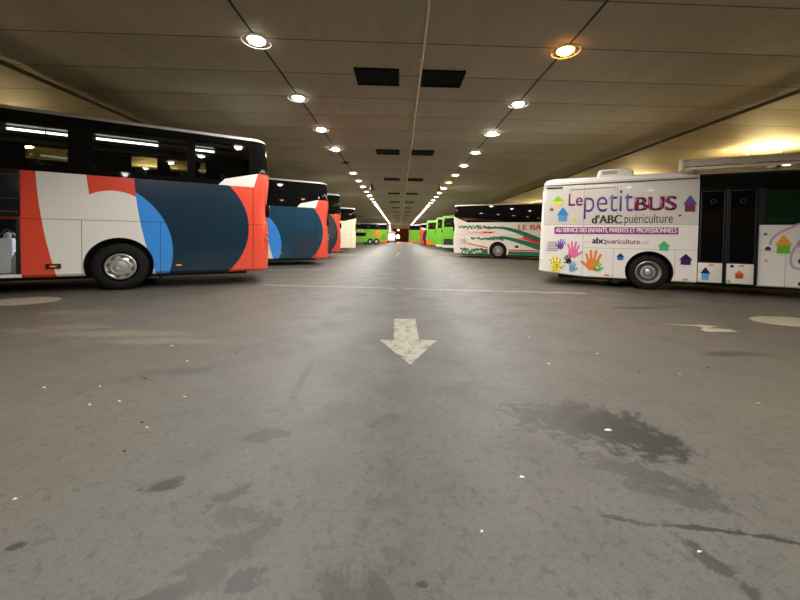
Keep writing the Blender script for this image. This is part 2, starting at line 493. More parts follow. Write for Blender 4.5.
# ---------------- the coaches on the left
livA = livery_circles('livery_circles_full', True, (0.60, -0.70, -1.39))
bandA = band_circles('window_band_tinted', True)
c1, s1 = coach((-5.888, 7.565), AL, -1, 'nearest left coach, navy, white, blue and coral, with an open luggage bay', (livA, bandA),
               boxes=[(1.47, 3.6, W0 / 2 - 1.0, W0 / 2 + .2, .40, 1.455)], hatch=(0.0, 0.85), sill=.33, rear=2.95, top=3.60)
marker(c1, 1.02, .54, 1, W0, M_amber, .10, .035, housing=(.22, .10))
marker(c1, -1.04, .51, 1, W0, M_amber)
bm = bmesh.new()                              # luggage flap swung up over the panel above
b_box(bm, 1.455, 3.62, W0 / 2 + .015, W0 / 2 + .06, 1.49, 2.37, 0, .012)
flap = link('luggage_flap', bm, paint('flap_black', (.006, .006, .007, 1), .25), c1, 30)
bm = bmesh.new()
for zz in (1.585, 1.83, 2.27): b_box(bm, 1.48, 3.6, W0 / 2 + .055, W0 / 2 + .075, zz - .012, zz + .012, 0, .005)
link('stiffening_rib', bm, paint('flap_rib', (.03, .03, .032, 1), .4), flap, 30)
bm = bmesh.new(); b_box(bm, 1.47, 3.6, W0 / 2 - .09, W0 / 2 + .004, .335, .40, 0, .006)
link('loading_sill', bm, M_roofgrey, c1, 30)
for a in (1.72, 1.19), (1.16, .84), (.40, -.66), (-1.26, -1.77), (2.6, 1.9), (3.6, 2.75):   # strip lights under the racks
    bm = bmesh.new(); b_box(bm, a[1] + .04, a[0] + .04, .90, .93, 3.185, 3.22)
    link('strip_light', bm, M_strip, c1, None)
for q in (-1, 1):
    bm = bmesh.new(); b_box(bm, -2.4, 7.8, q * .98 - .17, q * .98 + .17, 3.26, 3.42, 0, .03)
    link('luggage_rack', bm, M_dark, c1, 30)
seat_bm = bmesh.new()
b_box(seat_bm, -.10, .06, -.24, .24, 2.3, 2.50, 0, .03); b_box(seat_bm, -.09, .04, -.15, .15, 2.49, 2.66, 0, .045)
seat0 = link('seat', seat_bm, M_seat, c1, 40)
first = True
for row in range(11):
    for yy in (-.92, -.42, .42, .92):
        if first: o = seat0; first = False
        else: o = seat0.copy(); COL.objects.link(o); o.parent = c1
        o.location = (-1.9 + row * .82, yy, 0)
for a, b in ((-2.5, -1.5), (-.65, -.35), (.2, 1.05), (2.2, 2.7), (3.9, 4.3)):     # drawn curtains on the far windows
    bm = bmesh.new(); n = 14; x0 = a
    pts = [(a + (b - a) * i / n, -W0 / 2 + .15 + .025 * (i % 2)) for i in range(n + 1)]
    lo = [bm.verts.new((x, y, 2.4)) for x, y in pts]; hi = [bm.verts.new((x, y, 3.3)) for x, y in pts]
    for i in range(n): bm.faces.new((lo[i], lo[i + 1], hi[i + 1], hi[i]))
    link('curtain', bm, M_seat, c1, 60)

livB = livery_circles('livery_circles_lit_navy', False, (-1.39,), -.29, -.42, (.010, .048, .085, 1))  # navy lightened to stand in for the stronger light on this coach
bandB = band_circles('window_band_black')
c2, s2 = coach((-5.816, 13.59), AL, -1, 'second coach on the left, navy with blue disc and black louvred engine grille', (livB, bandB), rear=3.18, top=3.50, sill=.27,
               grille=(-2.62, -1.62, .40, 1.30))
marker(c2, -1.2, .5, 1, W0, M_amber)
livC = livery_circles('livery_circles_coral', False, (), -.2, -.30)
c3, s3 = coach((-5.966, 18.59), AL, -1, 'third coach on the left, mostly hidden, coral rear with navy disc', (livC, M_black_glass), top=3.60, belt=2.44)
marker(c3, -2.74, .79, 1, W0 - .12, M_amber_on, .06, .06)
livD = livery_plain('livery_cream', CREAM, seam=(-2.5,))
c4, s4 = coach((-5.986, 25.69), AL, -1, 'plain cream white coach with dark windows, fourth on the left', (livD, band_rising('band_cream_sill', CREAM, -1.93, 2.36, .26)), top=3.42, belt=2.38)
marker(c4, -2.72, .52, 1, W0 - .12, M_amber_on, .09, .09)
livE = livery_plain('livery_lime_low_swoosh', LIME, swoosh='low')
c5, s5 = coach((-4.666, 56.69), AL, -1, 'far lime green coach on the left with orange arrows and twin rear axles', (livE, M_black_glass), top=3.40, belt=2.45,
               axles=(.12, -.95, 6.0), R=.46)
yy = W0 / 2
def decal(name, polys, mat, root, s, W, e=.003):
    bm = bmesh.new()
    for p in polys: b_plate(bm, p, s * (W / 2 - .03), s * (W / 2 + e))
    return link(name, bm, mat, root, None)
M_orange = paint('orange_print', ORANGE, .3)
decal('arrow_emblem', [[(-1.30, 2.40), (-.72, 1.98), (-.62, 2.12), (-.12, 1.48), (-.20, 1.42), (-.80, 1.46), (-.72, 1.60), (-1.05, 1.82), (-1.55, 2.34)]], M_orange, c5, 1, W0)
decal('arrow_emblem', [[(-.90, 1.10), (-1.28, 1.40), (-1.12, 1.52), (-1.72, 1.88), (-1.78, 1.40), (-1.60, 1.40), (-1.62, 1.28), (-1.15, .98)]], M_orange, c5, 1, W0)
lettering('lettering', 'FLIXBUS', 1.35, 3.35, 2.03, 2.36, 1, W0 / 2 - .008, M_white, c5, .02)
bm = bmesh.new(); b_plate(bm, [(.98, 1.32), (.78, 1.88), (3.6, 1.90), (3.6, 1.32)], yy - .03, yy + .006)
link('low_window', bm, M_black_glass, c5, None)
bm = bmesh.new()
for j in range(6): b_box(bm, -2.45, -1.95, yy - .03, yy + .012, .95 + j * .13, 1.02 + j * .13)
link('vent_louvre', bm, paint('lime_dark_louvre', (.06, .25, .008, 1), .4), c5, None)

# ---------------- white box van at the far end
v = tag(empty('box_van', (-1.95, 82.5, 0), radians(-90)), 'small white box van parked at the far end left of the exit', 'van')
bm = bmesh.new(); b_box(bm, -1.6, 1.7, -.85, .85, .45, 2.55, 0, .05); link('cargo_box', bm, paint('van_white', (.40, .38, .36, 1), .4), v, 30)
bm = bmesh.new(); b_loft(bm, [(.4, .02, 0, 0), (1.1, 0, 0, 0), (1.3, .02, 0, .15), (1.95, .12, .0, .75), (2.02, .2, .05, .85)], 1.7, 3.4, 1.7, .05, .25)
link('cab', bm, M_white, v, 40)
for x in (-.9, 2.6):
    for q in (-1, 1): wheel(v, x, q, 1.75, .36, 'rim')
bm = bmesh.new(); b_box(bm, -1.5, 3.0, -.5, .5, .3, .5); link('chassis', bm, M_black, v, None)
for q in (-1, 1):
    bm = bmesh.new(); b_box(bm, -1.62, -1.58, q * .7 - .08, q * .7 + .08, .55, .75); link('tail_light', bm, M_redlens, v, None)

# ---------------- coaches on the right
# white coach with green and red sweeps
livW = livery_plain('livery_white', WHITE, seam=(-2.1, -.9, 1.35))
c6, s6 = coach((5.945, 21.05), AR, 1, 'white coach with red and green sweeping stripes behind the handprint bus', (livW, band_rising('band_white_sill', WHITE, -1.86, 2.17, .42)), rear=2.92, top=3.34, belt=2.17,
               sill=.24, R=.46, hatch=(2.0, 3.2), hub='rim')
M_green = paint('green_print', (.008, .16, .065, 1), .3); M_red = paint('red_print', (.72, .04, .025, 1), .3)
bm = bmesh.new(); y0, y1 = -(W0 / 2 - .03), -(W0 / 2 + .004)
b_ribbon(bm, spline([(-.9, 1.86), (-.2, 1.88), (.45, 1.83), (1.4, 1.56), (2.3, 1.17), (3.4, .75)]), [.04 + .0085 * i for i in range(41)], y0, y1)
b_ribbon(bm, spline([(-.8, 1.20), (0, 1.28), (.5, 1.25), (1.4, 1.03), (2.3, .76), (3.4, .42)]), [.05 + .0085 * i for i in range(41)], y0, y1)
b_plate(bm, [(.62, .26), (.62, .47), (5.4, .47), (5.4, .26)], y0, y1)
b_plate(bm, [(-.62, .27), (-.62, .52), (-1.0, .56), (-.9, .27)], y0, y1)
rn = random.Random(3)
for row, u0, u1, hh, dn in ((1.90, -2.5, -.2, .17, 34), (1.22, -1.7, .3, .17, 28), (.43, -2.4, -.75, .30, 56)):
    for i in range(dn):
        f = i / dn; u = u0 + (u1 - u0) * f; l = .05 + .12 * f * rn.random() + .04; zc = row + (rn.random() - .5) * hh; t = .030 + .040 * rn.random()
        b_plate(bm, [(u, zc - t), (u + l * .8, zc - t), (u + l, zc + t), (u + l * .2, zc + t)], y0, y1 - i * 1e-5)
link('green_sweep', bm, M_green, c6, None)
bm = bmesh.new()
b_plate(bm, [(1.0, 1.27), (1.45, 1.26), (1.42, 1.36), (1.66, 1.36), (2.6, .96), (3.4, .62), (3.4, .50), (2.3, .90), (1.5, 1.18)], y0, y1)
b_plate(bm, [(.62, .50), (.62, .58), (5.4, .57), (5.4, .50)], y0, y1)
b_plate(bm, [(-1.05, 1.64), (-.10, 1.63), (-.50, 1.50), (-.62, 1.56), (-.8, 1.50)], y0, y1)
b_plate(bm, [(-1.9, .86), (-.62, .60), (-.62, .68), (-1.9, .93)], y0, y1)
for i in range(16):
    u = -2.0 + i * .07; zc = 1.58 + (rn.random() - .5) * .2
    b_plate(bm, [(u, zc - .02), (u + .06 + .05 * rn.random(), zc - .02), (u + .10, zc + .025), (u + .02, zc + .025)], y0, y1 - i * 1e-5)
link('red_sweep', bm, M_red, c6, None)
lettering('lettering', 'LE BAS', 1.18, 2.72, 1.75, 2.05, -1, -(W0 / 2 - .006), M_red, c6, .0, .016)
bm = bmesh.new(); b_box(bm, 1.0, 1.22, -W0 / 2 - .006, -W0 / 2 + .02, .68, .82, 0, .004); link('filler_flap', bm, M_dark, c6, 30)
bm = bmesh.new()
for j in range(4): b_box(bm, -2.35, -1.95, -W0 / 2 - .006, -W0 / 2 + .02, .88 + j * .075, .92 + j * .075)
link('vent_louvre', bm, M_metal, c6, None)

# three lime coaches side by side, then the coral one and the far lime one
livG = livery_plain('livery_lime_white_skirt', LIME, bottom=WHITE, bz=.56)
def side_window(root, u0, u1, z0, z1, s, W=W0):
    bm = bmesh.new(); y = s * W / 2
    b_box(bm, u0, u1, min(y - s * .05, y + s * .005), max(y - s * .05, y + s * .005), z0, z1, 0, .004)
    link('side_window', bm, M_black_glass, root, 30)
bandG = paint('lime_band', LIME, .26, coat=.3)
def roof_lime():
    t = NT('lime_roof_edge'); x, y, z = t.coord()
    return t.pbr(t.mix(t.gt(z, 3.185), LIME, (.5, .5, .5, 1)), .3)
roofG = roof_lime()
c7, s7 = coach((6.355, 30.17), AR, 1, 'lime green coach with white skirt, directly behind the striped white coach', (livG, bandG), top=3.22, belt=2.1, lamp=True, roof=roofG,
               grille=(-2.72, -1.85, .62, 1.14))
side_window(c7, -2.72, -1.2, 2.0, 2.98, -1, W0 - .03); side_window(c7, -1.1, 1.4, 2.0, 2.98, -1, W0 - .03); side_window(c7, 1.5, 4.2, 2.0, 2.98, -1, W0 - .03)
c8, s8 = coach((6.155, 33.62), AR, 1, 'lime green coach with tall rear side window, second of the green row', (livG, bandG), top=3.24, belt=2.1, roof=roofG)
side_window(c8, -2.70, -1.5, 2.08, 3.05, -1, W0 - .03); side_window(c8, -1.4, 1.2, 2.08, 3.05, -1, W0 - .03)
livH = livery_plain('livery_lime_tall_swoosh', LIME, swoosh='tall')
c9, s9 = coach((5.605, 39.17), AR, 1, 'lime green coach with big orange swoosh at its lower rear corner', (livH, bandG), top=3.20, belt=2.1, roof=roofG)
side_window(c9, -2.70, -1.5, 2.12, 2.95, -1, W0 - .03); side_window(c9, -1.4, 1.2, 2.12, 2.95, -1, W0 - .03)
livI = livery_circles('livery_circles_far', True)
c10, s10 = coach((5.455, 49.67), AR, 1, 'far navy coach with coral rear between two lime green coaches', (livI, band_circles('window_band_far')), top=3.25)
livJ = livery_plain('livery_lime_far', LIME, swoosh='low')
c11, s11 = coach((4.155, 58.67), AR, 1, 'farthest lime green coach on the right, beside the lit exit', (livJ, M_black_glass), top=3.40, belt=2.5)

# ------------------------------------------------------------------ the white handprint bus
def white_bus():
    P = (6.084, 8.333); W = 2.40; R = .43; L0, L1 = -2.56, 6.3
    r = bus_root('bus', P, AR, 1, 'white bus with coloured handprints and little houses, nearest on the right', 'bus', None, W)
    t = NT('bus_livery'); x, y, z = t.coord()
    grey = t.AND(t.gt(z, 1.60), t.lt(z, 2.72), t.gt(x, -2.43), t.lt(x, .93))
    c = t.mix(grey, rgb(228, 226, 222), rgb(203, 201, 196))
    blk = t.AND(t.gt(x, .94), t.lt(x, 1.985), t.lt(z, 2.74)); blk = t.OR(blk, t.AND(t.gt(x, .94), t.gt(z, 1.585), t.lt(z, 2.76)))
    c = t.mix(blk, c, BLACK)
    k = None
    for a, z0, z1 in ((-1.46, .2, 2.68), (-.76, .2, .98), (2.45, .2, 1.02), (.52, .2, 1.0), (-.70, 1.6, 2.68), (-2.43, 1.6, 2.72)):
        q = t.AND(t.lt(t.m('ABSOLUTE', t.sub(x, a)), .005), t.gt(z, z0), t.lt(z, z1)); k = q if k is None else t.OR(k, q)
    for a, x0, x1 in ((1.0, -1.46, .94), (1.02, 1.99, 6), (1.60, -2.43, .94), (2.72, -2.43, 6.), (2.665, -2.43, .94)):
        q = t.AND(t.lt(t.m('ABSOLUTE', t.sub(z, a)), .005), t.gt(x, x0), t.lt(x, x1)); k = t.OR(k, q)
    k = t.AND(k, t.NOT(blk))
    c = t.mix(t.mul(k, .55), c, (.05, .05, .05, 1))
    body_m = t.pbr(c, t.mixf(blk, .27, .05), coat=.15)
    def warp(xx, zz): return zz + max(0, (-1.45 - xx)) * .085 if zz < .3 else zz
    bm = bmesh.new()
    lev = [(.235, .04, .06, .05), (.26, .008, .01, .0), (1.0, 0, .03, 0), (1.6, .0, .045, 0), (2.3, .004, .07, .05), (2.60, .010, .09, .1), (2.74, .025, .11, .12), (2.81, .06, .16, .16), (2.85, .14, .28, .25), (2.87, .3, .42, .4)]
    b_loft(bm, lev, L0, L1, W, .16, .25, cuts=(-2.0, -1.45, -.7, .7), warp=warp)
    body = link('body', bm, [body_m, M_black], r, 28)
    carve(body, [(0, R + .02, .50), (4.1, R + .02, .50)], [], W)
    bm = bmesh.new(); b_box(bm, L0 + .5, L1 - .5, -W / 2 + .5, W / 2 - .5, .14, .4); link('undercarriage', bm, M_black, r, None)
    bm = bmesh.new(); b_box(bm, -.75, -.62, -W / 2 + .12, -W / 2 + .45, .12, .4); link('mudflap', bm, M_black, r, None)
    for xx in (0, 4.1):
        for q in (-1, 1): wheel(r, xx, q, W, R, 'rim')
    Y = -W / 2
    def P_(name, color, *polys, e=.003, rough=.35):
        bm = bmesh.new()
        for i, p in enumerate(polys): b_plate(bm, p, Y + .02, Y - e - i * 1.5e-4)
        return link(name, bm, paint('print_%d_%d_%d' % tuple(int(999 * v) for v in color[:3]), color, rough), r, None)
    def house(u, zb, zt, w, wall, roofc, wf=.72):
        h = zt - zb; zr = zb + h * .45; bm = bmesh.new(); a = w / 2
        b_plate(bm, [(u - a * wf, zb), (u + a * wf, zb), (u + a * wf, zr), (u - a * wf, zr)], Y + .02, Y - .003, 0)
        b_plate(bm, [(u - a, zr), (u + a, zr), (u + a * .1, zt), (u - a * .1, zt)], Y + .02, Y - .0032, 1)
        link('house_print', bm, [paint('print_w%d_%d_%d' % tuple(int(999 * v) for v in wall[:3]), wall), paint('print_r%d_%d_%d' % tuple(int(999 * v) for v in roofc[:3]), roofc)], r, None)
    pur = rgb(70, 20, 95); dpur = rgb(50, 18, 75)
    house(-2.09, 2.12, 2.37, .27, rgb(232, 215, 60), rgb(130, 200, 50))
    house(-2.24, 1.98, 2.07, .12, rgb(90, 55, 45), rgb(180, 110, 95))
    house(-1.96, 1.69, 2.06, .30, rgb(90, 150, 200), rgb(40, 130, 200))
    house(-1.68, 1.68, 1.77, .13, rgb(214, 208, 60), rgb(214, 208, 60))
    house(.77, 1.90, 2.27, .27, rgb(120, 35, 85), rgb(95, 75, 140))
    house(.585, 1.79, 1.84, .07, rgb(60, 40, 80), rgb(60, 40, 80))
    house(-.605, .71, .88, .18, rgb(30, 110, 180), rgb(25, 40, 120))
    house(.295, .97, 1.20, .26, rgb(70, 180, 150), rgb(85, 185, 80))
    house(.725, .65, .90, .27, rgb(75, 15, 100), rgb(40, 20, 75))
    house(2.11, 1.36, 1.42, .08, rgb(30, 60, 120), rgb(60, 150, 210))
    house(2.16, 1.03, 1.12, .13, rgb(85, 40, 140), rgb(70, 30, 110))
    house(2.405, .97, 1.36, .29, rgb(110, 185, 55), rgb(235, 165, 55))
    house(2.72, .77, .90, .20, rgb(85, 30, 130), rgb(85, 30, 130))
    # thin underline of the big green house
    # swirling lilac path
    bm = bmesh.new()
    b_ribbon(bm, spline([(2.19, 1.15), (2.22, 1.28), (2.34, 1.42), (2.55, 1.55), (2.72, 1.68), (2.9, 1.95), (3.2, 2.1)], 6), .045, Y + .02, Y - .0028)
    link('swirl_print', bm, paint('print_lilac', rgb(190, 160, 190), .35), r, None); bm = bmesh.new()
    b_ribbon(bm, spline([(3.1, 1.55), (2.85, 1.40), (2.66, 1.22), (2.55, 1.0), (2.53, .78), (2.62, .66), (2.85, .68), (3.0, .9), (2.85, 1.2), (2.68, 1.28), (2.64, 1.16), (2.75, 1.12), (3.1, 1.3)], 6), .045, Y + .02, Y - .0026)
    link('swirl_print', bm, paint('print_lilac', rgb(190, 160, 190), .35), r, None)
    # hand prints
    def hand(u, z, h, ang, color, mirror=1, dots=False):
        """open hand print: palm and five separate fingers; h = height from heel to middle finger tip"""
        polys = []
        def T(p):
            a = p[0] * mirror; ca, sa = cos(ang), sin(ang)
            return (u + h * (a * ca - p[1] * sa), z + h * (a * sa + p[1] * ca))
        polys.append([T(p) for p in ((-.16, 0), (.15, .0), (.21, .12), (.25, .30), (.235, .44), (.10, .51), (-.08, .50), (-.22, .43), (-.25, .26), (-.23, .10))])
        for bx, bz, l, a, w in ((-.165, .40, .40, 22, .098), (-.055, .45, .50, 7, .105), (.06, .46, .48, -6, .105), (.165, .41, .36, -20, .092), (.19, .16, .36, -52, .112)):
            a = radians(a); dx, dz = -sin(a), cos(a); nx, nz = dz, -dx; q = []
            for tt, ww in ((0, .55), (.5, .52), (.85, .5)):
                q.append((bx + dx * l * tt + nx * w * ww, bz + dz * l * tt + nz * w * ww))
            for k in range(1, 5):
                b = pi * k / 5
                q.append((bx + dx * (l * .88 + w * .5 * sin(b)) + nx * w * .5 * cos(b), bz + dz * (l * .88 + w * .5 * sin(b)) + nz * w * .5 * cos(b)))
            for tt, ww in ((.85, .5), (.5, .52), (0, .55)):
                q.append((bx + dx * l * tt - nx * w * ww, bz + dz * l * tt - nz * w * ww))
            polys.append([T(p) for p in q])
        o = P_('hand_print', color, *polys)
        if dots:
            rr = random.Random(5); cs = [paint('dot_black', (.02, .02, .02, 1)), paint('dot_red', (.6, .08, .02, 1)), paint('dot_green', (.1, .35, .08, 1))]
            bm = bmesh.new()
            spots = [(-.1, .08), (.06, .10), (-.14, .22), (.02, .24), (.15, .26), (-.06, .36), (.10, .38), (-.2, .5), (-.25, .66), (-.07, .56), (-.1, .74), (.07, .58), (.1, .76), (.2, .52), (.26, .66), (.28, .22), (.40, .32), (.05, .44)]
            for i, p in enumerate(spots):
                c0 = T(p); rad = h * .042
                b_plate(bm, [(c0[0] + rad * cos(k * pi / 4), c0[1] + rad * sin(k * pi / 4)) for k in range(8)], Y - .002, Y - .006, i % 3)
            link('spot', bm, cs, o, None)
        return o
    hand(-2.02, .95, .30, radians(-14), rgb(105, 65, 165), -1)
    hand(-1.70, .73, .47, radians(-4), rgb(226, 110, 170), 1)
    hand(-1.75, .57, .27, radians(28), rgb(35, 22, 28), -1)
    hand(-1.71, .36, .30, radians(-4), rgb(110, 155, 200), 1)
    hand(-2.10, .34, .46, radians(4), rgb(238, 225, 70), 1, True)
    hand(-1.235, .42, .57, radians(-3), rgb(226, 130, 55), -1)
    hand(-1.115, .40, .29, radians(-2), rgb(105, 180, 70), 1)
    P_('heart_print', rgb(235, 235, 230), [(-1.115, .46), (-1.075, .50), (-1.085, .525), (-1.115, .515), (-1.145, .525), (-1.155, .50)], e=.006)
    # words
    mag = paint('ink_magenta', rgb(118, 28, 92)); vio = paint('ink_violet', rgb(104, 82, 160)); drk = paint('ink_dark', rgb(52, 38, 36)); slate = paint('ink_slate', rgb(60, 58, 66))
    yb = Y - .0005
    lettering('lettering', 'Le', -1.83, -1.49, 2.10, 2.42, -1, yb, mag, r, .008)
    lettering('lettering', 'petit', -1.46, -.37, 1.745, 2.47, -1, yb, vio, r, -.006)
    lettering('lettering', 'BUS', -.32, .50, 1.94, 2.28, -1, yb, mag, r, .004, .020)
    lettering('lettering', "d'ABC", -1.26, -.60, 1.63, 1.85, -1, yb, drk, r, .0, .011)
    lettering('lettering', 'puériculture', -.54, .45, 1.565, 1.865, -1, yb, slate, r, .0)
    bn = P_('slogan_banner', rgb(142, 38, 130), [(-2.16, 1.355), (.565, 1.365), (.565, 1.53), (-2.16, 1.545)], e=.003)
    lettering('lettering', 'AU SERVICE DES ENFANTS, PARENTS ET PROFESSIONNELS', -2.12, .53, 1.385, 1.52, -1, Y - .003, paint('ink_white', rgb(238, 225, 236)), r, .0, .0035)
    lettering('lettering', 'www.', -1.44, -1.27, 1.12, 1.165, -1, yb, paint('ink_pale', rgb(196, 170, 196)), r)
    lettering('lettering', 'abc', -1.24, -.97, 1.115, 1.275, -1, yb, paint('ink_black', rgb(38, 28, 52)), r, .0, .009)
    lettering('lettering', 'puericulture', -.955, -.20, 1.075, 1.245, -1, yb, mag, r, .008)
    lettering('lettering', '.com', -.18, -.01, 1.12, 1.19, -1, yb, paint('ink_pale', rgb(196, 170, 196)), r)
    # fittings
    bm = bmesh.new()
    for j in range(5): b_box(bm, -2.35 + .03 * j * .3, -2.07, Y - .006, Y + .03, .90 + j * .055, .925 + j * .055)
    link('vent_louvre', bm, paint('vent_grey', (.25, .25, .24, 1), .5), r, None)
    bm = bmesh.new(); b_box(bm, -2.38, -1.98, Y - .012, Y + .05, 2.575, 2.61, 0, .005); link('drip_rail', bm, M_black, r, 30)
    bm = bmesh.new(); b_tube(bm, [(-2.43, Y - .0, 2.52), (-2.43, Y - .0, 2.62), (-2.40, Y - .0, 2.66), (.9, Y + .004, 2.68)], .012, 6); link('gutter_trim', bm, paint('trim_grey', (.12, .12, .12, 1), .4), r, 40)
    for a, q in (((-1.80, 2.53), (-.75, 2.53)), ):
        bm = bmesh.new(); b_tube(bm, [(-1.80, Y, 2.40), (-1.80, Y, 2.53), (-.75, Y, 2.55), (-.75, Y, 2.44)], .008, 6); link('panel_frame', bm, paint('frame_grey', (.42, .42, .41, 1), .4), r, 40)
    bm = bmesh.new(); b_plate(bm, [(-1.0, .70), (-.86, .70), (-.86, .86), (-1.0, .86)], Y + .02, Y - .004); link('filler_flap', bm, M_white, r, None)
    for u, zz in ((-.90, .32), (.72, .31)): marker(r, u, zz, -1, W, M_amber, .11, .035)
    bm = bmesh.new(); b_box(bm, -2.54, -2.49, Y + .05, Y + .15, .62, .66); link('reflector', bm, M_amber, r, None)
    # double door
    for u0, u1, wl in ((.965, 1.42, 'a'), (1.475, 1.96, 'b')):
        bm = bmesh.new()
        for q in ((u0, u0 + .035, .26, 2.38), (u1 - .035, u1, .26, 2.38), (u0, u1, 2.34, 2.38), (u0, u1, .70, .74), (u0, u1, .25, .285)):
            b_box(bm, q[0], q[1], Y - .022, Y + .02, q[2], q[3], 0, .004)
        d = link('door', bm, M_dark, r, 30)
        bm = bmesh.new(); b_box(bm, u0 + .03, u1 - .03, Y - .012, Y + .01, .73, 2.35); link('door_glass', bm, M_black_glass, d, None)
        bm = bmesh.new(); b_box(bm, u0 - .01, u1 - .03, Y - .026, Y + .01, .27, .715, 0, .004); link('lower_panel', bm, M_white, d, 30)
        bm = bmesh.new(); m = (u0 + u1) / 2
        for k in range(20):
            a0, a1 = 2 * pi * k / 20, 2 * pi * (k + 1) / 20
            b_plate(bm, [(m + .055 * cos(a0), 2.12 + .055 * sin(a0)), (m + .055 * cos(a1), 2.12 + .055 * sin(a1)), (m + .04 * cos(a1), 2.12 + .04 * sin(a1)), (m + .04 * cos(a0), 2.12 + .04 * sin(a0))], Y - .011, Y - .014)
        link('round_sticker', bm, paint('sticker_dim', (.035, .04, .035, 1), .5), d, None)
        bm = bmesh.new(); b_box(bm, m - .05, m + .05, Y - .032, Y, .655, .685, 0, .004); link('side_marker', bm, M_amber, d, 30)
    bm = bmesh.new(); b_tube(bm, [(1.43 + .018, Y - .02, .28), (1.43 + .018, Y - .02, 2.4)], .018, 8); link('door_post', bm, M_dark, r, 40)
    bm = bmesh.new(); b_tube(bm, [(1.985, Y - .012, .26), (1.985, Y - .012, 2.42), (.95, Y - .012, 2.42)], .014, 8); link('door_surround', bm, M_dark, r, 40)
    def sticker(u, z0, z1, w, wall, roofc):
        h = z1 - z0; a = w / 2; bm = bmesh.new()
        b_plate(bm, [(u - a * .7, z0), (u + a * .7, z0), (u + a * .7, z0 + h * .5), (u - a * .7, z0 + h * .5)], Y - .02, Y - .029, 0)
        b_plate(bm, [(u - a, z0 + h * .5), (u + a, z0 + h * .5), (u, z1)], Y - .02, Y - .0292, 1)
        link('house_print', bm, [paint('print_w%d_%d_%d' % tuple(int(999 * v) for v in wall[:3]), wall), paint('print_r%d_%d_%d' % tuple(int(999 * v) for v in roofc[:3]), roofc)], r, None)
    sticker(1.09, .32, .62, .19, rgb(95, 165, 225), rgb(20, 25, 75))
    sticker(1.69, .39, .57, .19, rgb(190, 75, 40), rgb(225, 110, 60))
    sticker(1.515, .285, .36, .085, rgb(120, 190, 60), rgb(150, 200, 60))
    bm = bmesh.new(); b_plate(bm, [(1.56 + .035 * cos(k * pi / 6), .66 + .035 * sin(k * pi / 6)) for k in range(12)], Y - .02, Y - .029); link('round_sticker', bm, paint('ink_navy', rgb(25, 25, 70)), r, None)
    # front side windows
    for u0, u1 in ((2.12, 3.25), (3.33, 4.6), (4.7, 5.8)):
        bm = bmesh.new(); b_box(bm, u0, u1, Y - .007, Y + .012, 1.62, 2.34, 0, .004); link('side_window', bm, paint('green_tinted_window', (.005, .024, .009, 1), .04), r, 30)
    bm = bmesh.new(); b_box(bm, 1.99, 2.11, Y - .004, Y + .02, 1.6, 2.4, 0, .004); link('window_pillar', bm, M_black, r, 30)
    bm = bmesh.new(); b_plate(bm, [(2.11, .77), (2.16, .77), (2.16, .84), (2.11, .84)], Y + .02, Y - .003); link('notice_sticker', bm, paint('sticker_pale', rgb(196, 176, 164)), r, None)
    bm = bmesh.new(); b_box(bm, 2.66, 2.9, Y - .006, Y + .03, .30, .37, 0, .004); link('number_strip', bm, M_black, r, 30)
    # awning cassette along the roof edge, with its arm and end cap
    bm = bmesh.new()
    prof = [(Y - .16, 2.93), (Y - .17, 3.02), (Y - .12, 3.09), (Y + .02, 3.10), (Y + .06, 3.02), (Y + .05, 2.92)]
    a = [bm.verts.new((.60, p, q)) for p, q in prof]; b = [bm.verts.new((5.6, p, q)) for p, q in prof]
    bm.faces.new(a); bm.faces.new(b[::-1])
    for k in range(len(prof)): bm.faces.new((a[k], b[k], b[(k + 1) % len(prof)], a[(k + 1) % len(prof)]))
    aw = link('awning', bm, paint('awning_white', rgb(214, 208, 194), .35), r, 30)
    bm = bmesh.new(); b_box(bm, .54, .62, Y - .18, Y + .07, 2.84, 3.11, 0, .02); link('end_cap', bm, paint('awning_cap', rgb(200, 196, 186), .4), aw, 30)
    bm = bmesh.new(); b_box(bm, .60, 5.6, Y - .165, Y - .12, 2.845, 2.90, 0, .012); link('front_bar', bm, paint('awning_bar', rgb(226, 222, 210), .3), aw, 30)
    bm = bmesh.new(); b_box(bm, 1.62, 1.84, Y - .15, Y - .06, 2.885, 2.935, 0, .008); link('arm_joint', bm, M_roofgrey, aw, 30)
    bm = bmesh.new()
    for u in (.8, 2.2, 3.6, 5.0): b_box(bm, u, u + .08, Y - .10, Y + .30, 2.80, 2.95)
    link('bracket', bm, M_metal, aw, None)
    # roof air conditioner
    bm = bmesh.new()
    b_loft(bm, [(2.84, 0, 0, 0), (2.96, .0, .0, .0), (3.02, .03, .03, .10), (3.04, .08, .08, .2)], -1.15, -.35, 1.6, .06, .06)
    ac = link('roof_unit', bm, paint('unit_white', rgb(216, 212, 202), .4), r, 40)
    for o in (ac,): o.location = (0, -.28, 0)
    bm = bmesh.new()
    for j in range(4): b_box(bm, -1.06, -.72, -.805, -.79, 2.90 + j * .022, 2.908 + j * .022)
    link('slot', bm, M_dark, ac, None)
    return r
white_bus()

